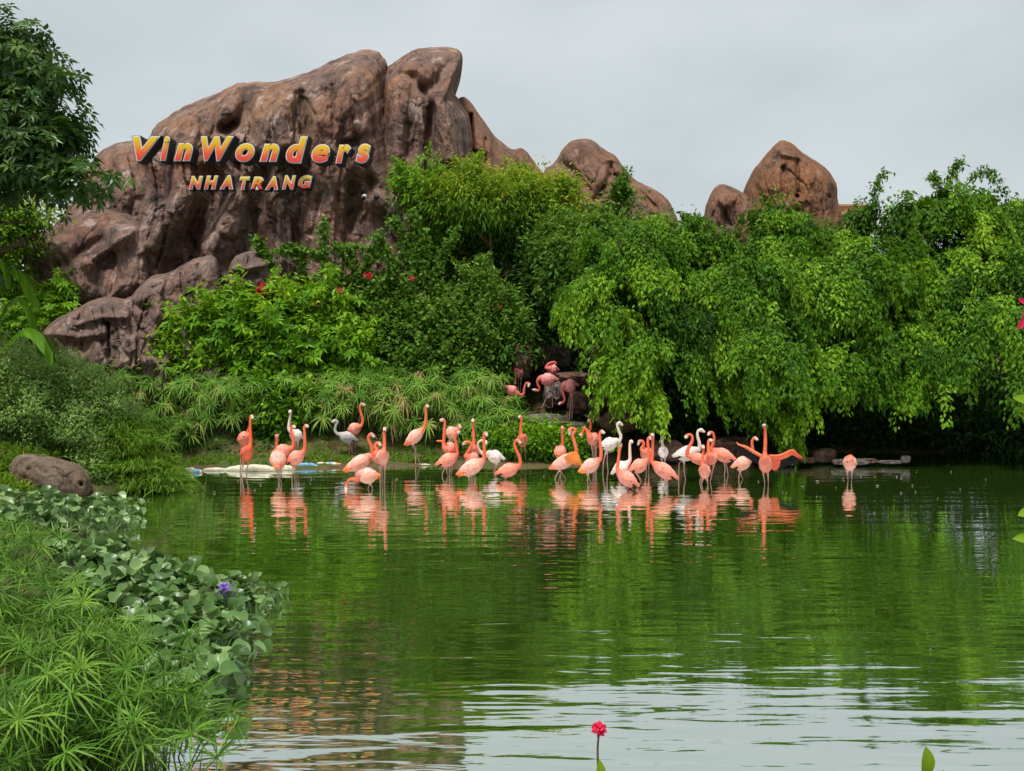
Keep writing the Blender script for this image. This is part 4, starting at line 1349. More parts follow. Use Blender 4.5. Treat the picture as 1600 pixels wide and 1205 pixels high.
# bright grassy tuft between hedge and water
def blades_clump(fo, c, n, h, spread, w, tint, droop=0.5, lean=0.5):
    a = rng.uniform(0, 2 * np.pi, n); r = spread * np.sqrt(rng.random(n))
    P = np.stack([c[0] + r * np.cos(a), c[1] + r * np.sin(a), np.full(n, c[2])], -1)
    D = np.stack([np.cos(a) * lean * rng.random(n), np.sin(a) * lean * rng.random(n), np.ones(n)], -1) + 0.2 * rng.normal(size=(n, 3))
    N = np.stack([-np.cos(a), -np.sin(a), 0.3 + 0 * a], -1) + 0.3 * rng.normal(size=(n, 3))
    fo.leaves(P, D, N, h * rng.uniform(0.6, 1.2, n), w, np.clip(tint + 0.15 * rng.normal(size=n), 0, 1), tpl="blade", droop=droop)


b = ground_under(215, 19.9)
t = thing("grassy_bush", "bright green grassy bush drooping into the water beside the grey hedge", "plant", b)
fo = Foliage()
for k in range(70):
    px_, Yk = rng.uniform(165, 264), rng.uniform(19.0, 21.2)
    x = float(W(px_, 520, Yk)[0])
    blades_clump(fo, (x, Yk, max(tz(x, Yk), 0) + rng.uniform(0, 1.0) * min(1, (268 - px_) / 60)), 60, 0.75, 0.28, 0.028, 0.42, droop=0.75, lean=0.9)
crown(t, fo, M_grass, b, "blades")

for px_, py_, lab in ((6, 752, "yellowish weeds at the left edge beside the shore boulder"), (-20, 765, "second yellowish weed tuft cut by the left edge beside the boulder")):
    x, y, z = ground_hit(px_, py_)
    t = thing("weed", lab, "plant", (x, y, z))
    fo = Foliage()
    for k in range(22):
        x1, y1 = x + rng.normal() * 0.35, y + abs(rng.normal()) * 0.5
        blades_clump(fo, (x1, y1, max(tz(x1, y1), 0)), 34, 0.6, 0.14, 0.03, 0.68, droop=0.55, lean=0.8)
    crown(t, fo, M_grass, (x, y, z), "blades")

# lawn strip and low weeds on the far bank, ground leaf litter (nobody could count the blades)
fo = Foliage()
n = 9000
px_ = rng.uniform(255, 720, n)
x = (px_ - 800) / 1500 * 23
y = np.interp(x, YS[:, 0], YS[:, 1]) + 0.25 + rng.gamma(1.6, 0.55, n)
ok = (fbm(P3(x * 1.1, y * 1.6, 2.0), 3) > -0.25) | (y > 24.0)
x, y = x[ok], y[ok]; n = len(x)
P = P3(x, y, terrain(x, y) - 0.01)
fo.leaves(P, rng.normal(size=(n, 3)) * 0.5 + [0, 0, 1], rng.normal(size=(n, 3)) + [0, -1, 0.3], rng.uniform(0.06, 0.2, n), 0.02, np.clip(0.55 + 0.2 * rng.normal(size=n), 0, 1), tpl="blade", droop=0.4)
o = link("bank_grass", fo.mesh("bank_grass"), M_grass); o["kind"] = "stuff"; o["label"] = "short grass and weeds on the far bank"; o["category"] = "grass"
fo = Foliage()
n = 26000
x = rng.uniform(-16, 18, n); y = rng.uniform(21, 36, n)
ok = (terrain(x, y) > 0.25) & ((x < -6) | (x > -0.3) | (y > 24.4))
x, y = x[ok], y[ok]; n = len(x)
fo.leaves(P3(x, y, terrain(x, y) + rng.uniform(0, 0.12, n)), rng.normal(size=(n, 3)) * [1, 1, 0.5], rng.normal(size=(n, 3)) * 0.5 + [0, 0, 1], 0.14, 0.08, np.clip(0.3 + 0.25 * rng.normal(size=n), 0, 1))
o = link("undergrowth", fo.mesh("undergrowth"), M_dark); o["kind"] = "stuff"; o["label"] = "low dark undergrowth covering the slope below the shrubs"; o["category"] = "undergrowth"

# ------------------------------------------------------------------ umbrella sedge
def umbel_arrays(fo, top, ax, nb, L, w, tint, droop):
    ax = unit(np.asarray(ax, float))
    a = unit(np.cross(ax, [0.3, 0.8, 0.1])); b = np.cross(ax, a)
    ph = np.linspace(0, 2 * np.pi, nb, endpoint=False) + rng.uniform(-0.15, 0.15, nb)
    el = rng.uniform(-0.25, 0.95, nb)
    D = (a * np.cos(ph)[:, None] + b * np.sin(ph)[:, None]) * np.cos(el)[:, None] + ax * np.sin(el)[:, None]
    fo.leaves(np.repeat([top], nb, 0), D, ax + 0.15 * rng.normal(size=(nb, 3)), L * rng.uniform(0.75, 1.15, nb), w, np.clip(tint + 0.07 * rng.normal(size=nb), 0, 1), tpl="blade", droop=droop * rng.uniform(0.6, 1.3, nb))


far = [(165, 25.0, 572, "behind the grassy bush, leftmost on the far bank"), (225, 25.0, 572, "below the left end of the low rock ledge"), (285, 24.9, 580, "below the middle of the low rock ledge"),
       (340, 24.7, 596, "left of the two leftmost orange flamingos"), (395, 24.9, 592, "behind the two leftmost orange flamingos"), (520, 25.0, 596, "behind the grey juvenile flamingo"),
       (575, 25.1, 590, "behind the coral flamingo on the bank with the grey juvenile"), (620, 24.9, 600, "left of the flamingo standing alone on the bank"), (675, 24.8, 598, "behind the flamingo standing alone on the bank"),
       (730, 24.6, 606, "behind the upright flamingo with the vertical neck"), (780, 24.4, 625, "at the left side of the cascade's foot"), (470, 25.4, 575, "between the bright bush and the white flamingo"),
       (560, 25.6, 570, "with dry tips under the bougainvillea's middle"), (640, 25.5, 575, "with dry tips under the bougainvillea's right half"), (195, 24.3, 640, "at the water's edge right beside the grassy bush"),
       (270, 24.0, 650, "in front of the others at the left end of the pale sandbags"), (745, 25.2, 572, "highest one at the left edge of the cascade")]
for k, (px_, Y, ptop, where) in enumerate(far):
    b = ground_under(px_, Y)
    t = thing("umbrella_sedge", "umbrella sedge clump " + where, "sedge", b, "umbrella sedge along the far bank")
    fo, fs = Foliage(), Geo()
    htop = float(W(px_, ptop, Y)[2]) - b[2]
    for s in range(66):
        a, r = rng.uniform(0, 2 * np.pi), 0.62 * math.sqrt(rng.random())
        x0, y0 = b[0] + r * math.cos(a) * 0.8, b[1] + r * math.sin(a) * 0.9
        z0 = tz(x0, y0) - 0.05
        h = htop * (1 - 0.62 * rng.random() ** 1.3)
        fr_ = -0.45 * rng.random() * (1.2 - h / htop)
        tip = np.array([x0 + 0.35 * r * math.cos(a) + 0.1 * rng.normal(), y0 + fr_ + 0.2 * rng.normal(), z0 + h])
        fs.tube(catmull([(x0, y0, z0), ((x0 + tip[0]) / 2, (y0 + tip[1]) / 2 + 0.05, z0 + h * 0.5), tip], 5), [0.009, 0.008, 0.007, 0.006, 0.005], 4)
        dry = rng.random() < (0.22 if k in (12, 13, 7) else 0.05)
        umbel_arrays(fo, tip, np.array([tip[0] - x0, (tip[1] - y0) - 0.15, 0.75]) + 0.25 * rng.normal(size=3), 18, 0.36, 0.026, 0.95 if dry else 0.56 + 0.17 * rng.normal(), 0.55 if not dry else 1.2)
    crown(t, fo, M_sedge, b, "blades")
    o = link("stem", fs.mesh("stem", b), flat_mat("sedge_stem", srgb(72, 98, 40), 0.5) if k == 0 else bpy.data.materials["sedge_stem"], t)
    o["kind"] = "stuff"

# foreground sedge: each head is a part
M_stem = bpy.data.materials["sedge_stem"]
heads = []
for k in range(7):
    fo = Foliage()
    nb = 18 + k
    umbel_arrays(fo, (0, 0, 0), (0, 0, 1), nb, 0.285, 0.0125, 0.22 + 0.14 * (k % 4), 0.30 + 0.10 * k)
    m = fo.mesh("umbel"); m.materials.append(M_sedge)
    heads.append(m)
dry_head = heads[0].copy()
at = dry_head.attributes["tint"]; at.data.foreach_set("value", np.full(len(dry_head.vertices), 0.98, np.float32))
near = [(20, 1195, "in the bottom left corner"), (110, 1180, "along the bottom edge, second from the left"), (215, 1195, "along the bottom edge beside the pale sky reflection"), (40, 1090, "at the left edge above the corner one"),
        (130, 1075, "in the middle of the near patch, below the hyacinths"), (205, 1110, "leaning toward the water below the hyacinth mat"), (20, 990, "at the left edge, beside the widest part of the hyacinth mat"),
        (80, 985, "touching the left side of the big hyacinth mat"), (15, 905, "at the left edge, level with the big hyacinth mat"), (50, 915, "at the top left corner of the big hyacinth mat"),
        (20, 850, "farthest one, at the left edge behind the small hyacinth mat"), (140, 1020, "between the near patch and the middle of the hyacinth mat"), (170, 1140, "in front of the middle of the near patch"), (280, 1150, "lowest over the water, nearest the dead stems"),
        (65, 1140, "just above the bottom left corner, amid the near patch")]
for k, (px_, py_, where) in enumerate(near):
    x, y, z = ground_hit(px_ - 28, min(py_ + 45, 1290))
    t = thing("umbrella_sedge", "near umbrella sedge clump " + where, "sedge", (x, y, z), "umbrella sedge on the near left bank")
    g = Geo()
    nh = 22
    for s in range(nh):
        a, r = rng.uniform(0, 2 * np.pi), 0.6 * math.sqrt(rng.random())
        q0 = np.array([0.35 * r * math.cos(a), 0.35 * r * math.sin(a), -0.1])
        tip = np.array([1.15 * r * math.cos(a), 1.2 * r * math.sin(a), rng.uniform(0.12, 0.80)])
        zt = tz(x + tip[0], y + tip[1])
        tip[2] += max(zt, 0) - z
        g.tube(catmull([q0, (q0 + tip) / 2 + [0, 0, 0.1], tip], 6), [0.007, 0.006, 0.006, 0.005, 0.005, 0.004], 5)
        o = link("umbel", dry_head if rng.random() < 0.0 else heads[int(rng.integers(7))], None, t)
        o.location = tip
        sc_ = rng.uniform(0.75, 1.2)
        o.scale = (sc_, sc_, sc_)
        o.rotation_euler = (rng.normal() * 0.35, rng.normal() * 0.35, rng.uniform(0, 6.28))
    o = link("stem", g.mesh("stem"), M_stem, t)
    o["kind"] = "stuff"
# loose grass under the sedge
fo = Foliage()
n = 3000
y = rng.uniform(5.2, 14, n); xl = np.interp(y, XL[:, 0], XL[:, 1])
x = xl - rng.gamma(1.3, 0.8, n) + 0.1
z = np.maximum(terrain(x, y), 0)
d = unit(rng.normal(size=(n, 3)) * [0.8, 0.8, 0.3] + [0, 0, 0.7])
fo.leaves(P3(x, y, z), d, rng.normal(size=(n, 3)) + [0, 0, .5], rng.uniform(0.2, 0.5, n), 0.012, np.clip(0.4 + 0.2 * rng.normal(size=n), 0, 1), tpl="blade", droop=0.5)
o = link("bank_grass", fo.mesh("bank_grass"), M_grass); o["kind"] = "stuff"; o["label"] = "loose long grass under the near sedge"; o["category"] = "grass"

# ------------------------------------------------------------------ water hyacinth
def hyacinth_leaf(cup, fold):
    """rounded blade, cupped, on a swollen stalk: stalk foot at the origin, blade tip forwards +x"""
    n, rings = 16, 4
    V, Fq = [[0, 0, 0]], []
    for j in range(1, rings + 1):
        r = j / rings
        for i in range(n):
            a = 2 * np.pi * i / n
            rr = r * (1 + 0.10 * math.cos(a) - 0.10 * math.exp(-((a - math.pi) / 0.35) ** 2) + 0.08 * math.exp(-(min(a, 2 * math.pi - a) / 0.3) ** 2))
            x, y = rr * math.cos(a) * 0.92, rr * math.sin(a)
            V.append([x, y, cup * r * r - fold * abs(y) ** 1.3 * (0.4 + 0.6 * r) * 0 + fold * abs(y) ** 1.4 - 0.35 * max(x, 0) ** 2 * 0.5 + 0.05 * math.sin(3 * a + cup * 9) * r * r])
    V = np.array(V)
    t = np.array([[0, 1 + i, 1 + (i + 1) % n] for i in range(n)])
    q = np.array([[1 + (j - 1) * n + i, 1 + j * n + i, 1 + j * n + (i + 1) % n, 1 + (j - 1) * n + (i + 1) % n] for j in range(1, rings) for i in range(n)])
    return V, q, t


leaf_meshes = []
for k in range(6):
    V, q, t = hyacinth_leaf(rng.uniform(-0.3, 0.45), rng.uniform(0.05, 0.85))
    tri = np.concatenate([t, q[:, [0, 1, 2]], q[:, [0, 2, 3]]])
    V = V * 0.1
    ca, sa = math.cos(-0.5 + 0.25 * k), math.sin(-0.5 + 0.25 * k)
    V = np.stack([V[:, 0] * ca + V[:, 2] * sa, V[:, 1], -V[:, 0] * sa + V[:, 2] * ca], -1)
    V = V + [0.20, 0, 0.24]
    sv, sq_, st = tube_np(catmull([(0, 0, -0.03), (0.05, 0, 0.09), (0.14, 0, 0.20), V[0]], 8), [0.016, 0.022, 0.02, 0.014, 0.010, 0.008, 0.007, 0.006], 7)
    allv = np.concatenate([V, sv])
    alltri = np.concatenate([tri, np.concatenate([sq_[:, [0, 1, 2]], sq_[:, [0, 2, 3]], st]) + len(V)])
    tint = np.concatenate([np.full(len(V), 0.15 + 0.15 * k), np.full(len(sv), 0.8)])
    me = mesh_np("leaf", allv, alltri, {"tint": tint}, smooth=True)
    me.materials.append(M_hya)
    leaf_meshes.append(me)
yellow_leaf = leaf_meshes[2].copy()
yellow_leaf.attributes["tint"].data.foreach_set("value", np.full(len(yellow_leaf.vertices), 1.0, np.float32))


def in_poly(px, py, poly):
    c = False
    for (x1, y1), (x2, y2) in zip(poly, poly[1:] + poly[:1]):
        if (y1 > py) != (y2 > py) and px < (x2 - x1) * (py - y1) / (y2 - y1) + x1:
            c = not c
    return c


mats = [([(-10, 775), (60, 790), (130, 790), (190, 800), (200, 815), (190, 832), (120, 842), (60, 836), (-10, 830)], 40, 0.27, "water hyacinth in the small mat under the shore boulder", "hyacinths of the small mat"),
        ([(80, 868), (180, 878), (255, 900), (315, 930), (385, 938), (432, 946), (385, 960), (365, 990), (352, 1050), (335, 1090), (300, 1112), (250, 1080), (205, 1005), (115, 955), (80, 910)], 128, 0.165, "water hyacinth in the big floating mat beside the near sedge", "hyacinths of the big mat")]


def hyacinth(label, x, y, z, nl, sc_, group=None, rad=1.0):
    t = thing("water_hyacinth", label, "plant", (x, y, z), group)
    a0 = rng.uniform(0, 6.28)
    for j in range(nl):
        o = link("leaf", yellow_leaf if rng.random() < 0.0 else leaf_meshes[int(rng.integers(6))], None, t)
        a = a0 + j * 2.4
        o.rotation_euler = (rng.normal() * 0.35, rng.normal() * 0.45 + (0.15 if j > 5 else -0.35), a)
        s = sc_ * rng.uniform(0.75, 1.2)
        o.scale = (s, s, s * rng.uniform(0.85, 1.25))
        o.location = (0.05 * math.cos(a), 0.05 * math.sin(a), 0)
    return t


for poly, count, dist, lab, grp in mats:
    placed = []
    xs_, ys_ = zip(*poly)
    tries = 0
    while len(placed) < count and tries < 6000:
        tries += 1
        a, b2 = rng.uniform(min(xs_), max(xs_)), rng.uniform(min(ys_), max(ys_))
        if not in_poly(a, b2, poly):
            continue
        x, y, z = ground_hit(a, b2)
        if any((x - u) ** 2 + (y - v) ** 2 < (dist * (y / 12 if y < 14 else 1)) ** 2 * 0.8 for u, v in placed):
            continue
        placed.append((x, y))
        hyacinth(lab, x, y, max(z, 0), 9 if a < 380 else 6, (0.82 if a < 380 else 0.58), grp)
for a, b2, nl, s, lab in ((405, 925, 6, 0.6, "water hyacinth leaning out just before the right tip of the big mat"), (412, 940, 6, 0.55, "water hyacinth low at the inner side of the right tip of the big mat"), (436, 936, 5, 0.45, "small bright water hyacinth second from the very tip of the big mat"), (422, 936, 6, 0.5, "small water hyacinth near the right tip of the big mat"), (447, 930, 4, 0.42, "tiny water hyacinth at the very tip of the big mat"),
                          (372, 1046, 3, 0.7, "stray water hyacinth with a pale upturned leaf off the mat's right edge"), (195, 806, 4, 0.8, "water hyacinth with tall round leaves at the right tip of the small mat"),
                          (206, 828, 3, 0.6, "lone small water hyacinth just off the right tip of the small mat")):
    x, y, z = ground_hit(a, b2)
    hyacinth(lab, x, y, 0, nl, s)
x, y, z = ground_hit(352, 975)
t = hyacinth("water hyacinth bearing the only purple flower", x, y, 0, 4, 0.9)
fo = Foliage()
m = 30
d = sphere_dirs(m, -0.2)
cc = np.stack([0.035 * rng.normal(size=m), 0.03 * rng.normal(size=m), 0.40 + 0.05 * rng.normal(size=m)], -1)
fo.leaves(cc, d, rng.normal(size=(m, 3)), 0.06, 0.045, rng.random(m))
fo.tube([(0, 0, 0), (0.01, 0, 0.15), (0, 0, 0.42)], 0.008, 5, 0.1)
link("flower", fo.mesh("flower"), M_purple, t)

# ------------------------------------------------------------------ plants on the near terrace
def petal_cluster(parent, c, n, s, base):
    for k in range(n):
        fo = Foliage()
        d = sphere_dirs(1, -0.3)[0]
        cc = np.asarray(c) + d * s * 0.35
        a = rng.uniform(0, 6.28)
        u = unit(np.cross(d, [0.2, 0.3, 0.9])); v = np.cross(d, u)
        ph = a + np.arange(5) * 2 * np.pi / 5
        D = u * np.cos(ph)[:, None] + v * np.sin(ph)[:, None] + d * 0.35
        fo.leaves(np.repeat([cc], 5, 0), D, np.repeat([d], 5, 0), s * 0.55, s * 0.38, rng.random(5), tpl="leaf6")
        fo.tube([np.asarray(c) - [0, 0, s * 0.5], cc], s * 0.05, 5, 0.2)
        link("blossom", fo.mesh("blossom", base), M_red, parent)


def paddle(parent, base, foot, tip, nrm, w, mat, tint=0.8, name="leaf"):
    foot, tip = np.asarray(foot, float), np.asarray(tip, float)
    L = tip - foot
    n = 9
    t_ = np.linspace(0, 1, n)
    sd2 = unit(np.cross(L, nrm)); nn = unit(np.cross(sd2, L))
    prof = np.sin(np.pi * np.clip(t_, 0, 1) ** 1.35) ** 0.8 * w / 2
    prof[0], prof[-1] = w * 0.06, w * 0.02
    ln = np.linalg.norm(L)
    V, tt_ = [], []
    for k in range(n):
        c = foot + L * t_[k] + nn * ln * 0.10 * math.sin(math.pi * t_[k])
        for s, hgt in ((-1, 0.22), (-0.5, 0.07), (0, 0), (0.5, 0.07), (1, 0.22)):
            V.append(c + sd2 * s * prof[k] + nn * hgt * prof[k])
            tt_.append(tint)
    i = (np.arange(n - 1)[:, None] * 5 + np.arange(4)[None, :]).reshape(-1)
    q = np.stack([i, i + 5, i + 6, i + 1], -1)
    return link(name, mesh_np(name, np.array(V) - np.asarray(base), q, {"tint": np.array(tt_)}), mat, parent)


b = np.array([W(938, 1250, 3.0)[0], 3.05, tz(0.28, 3.05)])
t = thing("red_flower_plant", "single red flower cluster on a thin brown stem at the bottom centre", "flower", b.tolist())
c = W(936, 1140, 3.0)
petal_cluster(t, c, 9, 0.038, b)
g = Geo(); g.tube(catmull([b, (b + c) / 2 + [0.015, 0, 0], W(934, 1190, 3.0), c - [0, 0, 0.01]], 14), np.linspace(0.006, 0.0028, 14), 7)
link("stem", g.mesh("stem", b), flat_mat("brown_stem", srgb(120, 96, 60), 0.6), t)
paddle(t, b, W(938, 1240, 3.0), W(936, 1186, 2.99), np.array([0.3, -1, 0.2]), 0.035, M_yel, 0.7)
paddle(t, b, W(934, 1260, 3.0), W(905, 1240, 2.95), np.array([0.3, -1, 0.6]), 0.035, M_yel, 0.6)

b = np.array([W(1440, 1280, 3.0)[0], 3.05, tz(1.3, 3.05)])
t = thing("young_plant", "upright yellow green paddle leaf poking up at the bottom right", "plant", b.tolist())
paddle(t, b, W(1441, 1225, 3.0), W(1446, 1166, 2.99), np.array([0.35, -1, 0.15]), 0.055, M_yel, 0.62)
paddle(t, b, W(1446, 1250, 3.0), W(1474, 1203, 2.98), np.array([0.1, -1, 0.3]), 0.03, M_yel, 0.7)
paddle(t, b, W(1440, 1260, 3.0), W(1405, 1225, 3.0), np.array([0.1, -1, 0.5]), 0.04, M_yel, 0.5)
g = Geo(); g.tube(catmull([b, (b + W(1442, 1240, 3.0)) / 2, W(1442, 1225, 3.0)], 8), 0.005, 7)
link("stem", g.mesh("stem", b), M_stem, t)

b = np.array([W(1680, 900, 2.6)[0], 2.6, tz(1.5, 2.6)])
t = thing("red_flower_plant", "red flower and pale green leaves reaching in at the right edge", "flower", b.tolist())
g = Geo()
s_top = W(1618, 474, 2.6)
g.tube(catmull([b, W(1670, 900, 2.6), W(1640, 650, 2.6), s_top], 20), np.linspace(0.009, 0.003, 20), 7)
for a_, b2 in (((1655, 760), (1625, 650)), ((1662, 850), (1630, 880)), ((1655, 760), (1622, 800))):
    g.tube([W(*a_, 2.6), W(*b2, 2.6)], 0.003, 5)
link("stem", g.mesh("stem", b), M_stem, t)
for f_, p_, w_ in (((1625, 640), (1582, 622), 0.036), ((1628, 648), (1590, 642), 0.03), ((1622, 800), (1590, 806), 0.03), ((1630, 850), (1582, 842), 0.034), ((1640, 700), (1680, 660), 0.04), ((1650, 780), (1690, 760), 0.04)):
    paddle(t, b, W(*f_, 2.6), W(*p_, 2.58), np.array([-0.2, -0.8, 0.7]), w_, M_yel, 0.55)
for f_, p_, w_ in (((1615, 480), (1590, 468), 0.0208), ((1613, 482), (1589, 515), 0.0224), ((1615, 480), (1605, 520), 0.024), ((1615, 476), (1615, 452), 0.024), ((1617, 480), (1641, 490), 0.024), ((1615, 478), (1597, 492), 0.0192)):
    paddle(t, b, W(*f_, 2.6), W(*p_, 2.57), np.array([0.1, -1, 0.2]), w_, M_red, 0.5, "petal")

x, y, z = ground_hit(120, 1215)
t = thing("young_plant", "small lime green seedling among the near sedge at the bottom left", "plant", (x, y, z))
b = np.array([x, y, z])
top = W(122, 1200, y - 0.1)
for p_ in ((105, 1188), (136, 1192), (120, 1183), (128, 1206)):
    paddle(t, b, top, W(*p_, y - 0.15), np.array([0, -0.6, 0.8]), 0.07, M_yel, 0.72)
g = Geo(); g.tube([b, top], 0.006, 6)
link("stem", g.mesh("stem", b), M_stem, t)
# ------------------------------------------------------------------ flamingos
M_plume = vcol_mat("plumage", 0.75, 0.15)
M_eye = flat_mat("eye", (0.02, 0.015, 0.01, 1), 0.2, 0.6)
PAL = {   # body, neck, wing, flight feathers
    "coral": ((0.72, 0.23, 0.165), (0.74, 0.145, 0.070), (0.76, 0.29, 0.215), (0.80, 0.17, 0.05)),
    "red": ((0.74, 0.13, 0.06), (0.78, 0.13, 0.05), (0.74, 0.14, 0.07), (0.72, 0.11, 0.05)),
    "pale": ((0.76, 0.36, 0.28), (0.76, 0.16, 0.08), (0.80, 0.45, 0.37), (0.82, 0.20, 0.07)),
    "deep": ((0.66, 0.15, 0.15), (0.70, 0.14, 0.13), (0.70, 0.22, 0.22), (0.60, 0.13, 0.13)),
    "white": ((0.66, 0.56, 0.51), (0.70, 0.56, 0.49), (0.72, 0.63, 0.59), (0.68, 0.58, 0.54)),
    "blush": ((0.78, 0.60, 0.55), (0.80, 0.52, 0.45), (0.80, 0.66, 0.62), (0.76, 0.58, 0.52)),
    "grey": ((0.46, 0.43, 0.40), (0.38, 0.35, 0.33), (0.48, 0.45, 0.42), (0.05, 0.045, 0.045)),
}
LEG = (0.46, 0.27, 0.23)
BILL, TIP = (0.66, 0.52, 0.45), (0.015, 0.012, 0.012)
eye_V, eye_q, eye_t = tube_np([(-.009, 0, 0), (-.006, 0, 0), (0, 0, 0), (.006, 0, 0), (.009, 0, 0)], [.001, .007, .009, .007, .001], 8)
eye_mesh = mesh_np("eye", eye_V, [eye_q, eye_t])
eye_mesh.materials.append(M_eye)

ZR = {1: (340, 600, 4.633), 2: (610, 600, 4.636), 3: (840, 600, 4.633), 4: (1020, 620, 4.635), 5: (760, 480, 5.02)}


def flamingo(z, label, tail, breast, sign, neck, bill, wl, legs, pal="coral", land=False, Y=None, r=0.146, group="flamingos wading at the far end of the pond",
             knee=(0, 0), wings=True, openw=None, L=0.50, headr=0.042, tailcol=None):
    ox, oy, sc = ZR[z]
    q = lambda p: (ox + p[0] / sc, oy + p[1] / sc)
    fx = np.mean([l[0] for l in legs])
    if Y is None:
        if land:
            _, Y, gz = ground_hit(*q((fx, wl)))
        else:
            Y = CAM_H / -float(ray(*q((fx, wl)))[1]); gz = 0.0
    else:
        gz = float(W(*q((fx, wl)), Y)[2]); land = True
    Wq = lambda p, dy=0.0: W(*q(p), Y + dy)
    T0, B0 = Wq(tail), Wq(breast)
    l = np.linalg.norm(T0 - B0)
    a = 0.5 * math.sqrt(max(L * L - l * l, 0.0)) * sign
    T, B = Wq(tail, a), Wq(breast, -a)
    body, nk, wg, fl = (np.array(c) for c in PAL[pal])
    if pal in ("coral", "pale", "red", "deep"):
        k1 = rng.uniform(0, 0.38)
        body = body * (1 - k1) + np.array([0.80, 0.47, 0.40]) * k1
        wg = wg * (1 - k1) + np.array([0.82, 0.52, 0.46]) * k1
        nk = np.clip(nk * rng.uniform(0.88, 1.06), 0, 0.8)
    up = np.array([0, 0, 1.0])
    ctr, rad, col = [], [], []
    for f, rr, cc, dz in ((0.0, 0.012, fl, 0.0), (0.10, 0.040, fl, 0), (0.26, 0.085 * r / .125, body, 0.0), (0.52, r, body, -0.015), (0.80, r * 0.90, body, -0.01)):
        ctr.append(T + (B - T) * f + up * dz); rad.append(rr); col.append(cc)
    ctr.append(B); rad.append(r * 0.50); col.append(body * 0.5 + nk * 0.5)
    N = len(neck)
    for k, p in enumerate(neck[:-1]):
        f = (k + 1) / N
        ctr.append(Wq(p, -a * (1 - 0.35 * f))); rad.append(0.048 - 0.020 * min(1, f * 1.5)); col.append(nk)
    hd = Wq(neck[-1], -a * 0.65)
    bt = Wq(bill, -a * 0.65 - 0.01)
    bl = bt - hd
    ln = np.linalg.norm(bl)
    if ln < 0.115:                                        # foreshortened bill points at or away from the camera
        bl = bl + np.array([0, -math.sqrt(0.115 ** 2 - ln ** 2) * (1 if sign >= 0 else -1), 0])
    elif ln > 0.15:
        bl = bl * 0.15 / ln
    ctr += [hd, hd + bl * 0.34 + up * 0.003, hd + bl * 0.68 + up * 0.004, hd + bl]
    rad += [headr, 0.033, 0.024, 0.006]
    col += [nk * 0.8 + np.array(BILL) * 0.2, np.array(BILL) * 0.85 + nk * 0.1, np.array(BILL) * 0.9, np.array(TIP)]
    ctr, rad, col = np.array(ctr), np.array(rad), np.array(col)
    m = len(ctr)
    nr = 9 * m
    path = catmull(ctr, nr)
    t = np.linspace(0, m - 1, nr)
    rr = np.maximum(catmull(np.stack([rad, rad, rad], -1), nr)[:, 0], 0.005)
    cc = np.stack([np.interp(t, np.arange(m), col[:, k]) for k in range(3)], -1)
    cc[t > m - 1.45] = TIP
    ns = 14
    V, Q, tr = tube_np(path, rr, ns)
    # bodies are a little deeper than wide
    e = unit(B - T); side = unit(np.cross(e, up)); 
    wgt = np.clip((rr - 0.05) / 0.05, 0, 1)
    vw = np.repeat(wgt, ns); pc = np.repeat(path, ns, 0)
    off = V[:nr * ns] - pc
    V[:nr * ns] -= (off @ side)[:, None] * side * 0.14 * vw[:, None]
    C = np.concatenate([np.repeat(cc, ns, 0), cc[:1], cc[-1:]])
    C[:nr * ns] *= (1 + 0.10 * rng.normal(size=(nr * ns, 1)) * vw[:, None])
    # legs grow out of belly faces
    belly = T + (B - T) * 0.5
    drop = []
    vlist, clist, qlist = [V], [C], []
    nv = len(V)
    fc = V[Q].mean(1)
    used = set()
    for k, lg in enumerate(legs):
        foot = Wq((lg[0], wl), 0.03 * (k * 2 - 1))
        foot[2] = -0.12 if not land else gz
        sgn = 1 if (k == 0) else -1
        hip = belly + side * sgn * 0.045 - up * r * 0.93
        if abs(hip[0] - foot[0]) > 0.10:
            hip = hip + (T - B) * 0.08
        d = np.linalg.norm(fc - hip, axis=1)
        for u_ in used:
            d[u_] = 9
        fi = int(np.argmin(d)); used.add(fi)
        drop.append(fi)
        corner = Q[fi]
        cen = V[corner].mean(0)
        ang = np.arctan2(V[corner, 1] - cen[1], V[corner, 0] - cen[0])
        order = np.argsort(ang)
        base_ang = np.empty(4); base_ang[order] = np.linspace(ang.min(), ang.min() + 1.5 * np.pi, 4)
        kn = (cen + foot) / 2 + np.array([0, 0, 0.03])
        if len(lg) > 2:
            kn = Wq((lg[1], lg[2]), 0.02)
        else:
            kn = kn + (T - B) * 0.05
        pts = [cen - up * 0.02, cen * 0.55 + kn * 0.45, kn + (cen - kn) * 0.08, kn, kn + (foot - kn) * 0.1, foot]
        rs = [0.030, 0.014, 0.0125, 0.016, 0.012, 0.012]
        cs = [body, np.array(LEG) * 1.1, LEG, np.array(LEG) * 0.9, LEG, LEG]
        if land:
            fwd = unit((B - T) * [1, 1, 0])
            pts += [foot + fwd * 0.05 - up * 0.004, foot + fwd * 0.12 - up * 0.006]; rs += [0.03, 0.045]; cs += [LEG, LEG]
        prev = corner
        for p_, r_, c_ in zip(pts, rs, cs):
            ring = np.stack([p_[0] + r_ * np.cos(base_ang), p_[1] + r_ * np.sin(base_ang), np.full(4, p_[2])], -1)
            vlist.append(ring); clist.append(np.tile(c_, (4, 1)))
            ids = np.arange(nv, nv + 4); nv += 4
            for j in range(4):
                qlist.append([prev[j], prev[(j + 1) % 4], ids[(j + 1) % 4], ids[j]])
            prev = ids
        qlist.append(list(prev))
    Q = np.delete(Q, drop, 0)
    V = np.concatenate(vlist); C = np.concatenate(clist)
    Q = np.concatenate([Q, np.array(qlist)])
    base = np.array([belly[0], belly[1], gz])
    o = link("flamingo", mesh_np("flamingo", V - base, [Q, tr], colors=np.concatenate([np.clip(C, 0, 1), np.ones((len(C), 1))], 1)), M_plume, None, base)
    tag(o, label, "flamingo", group)
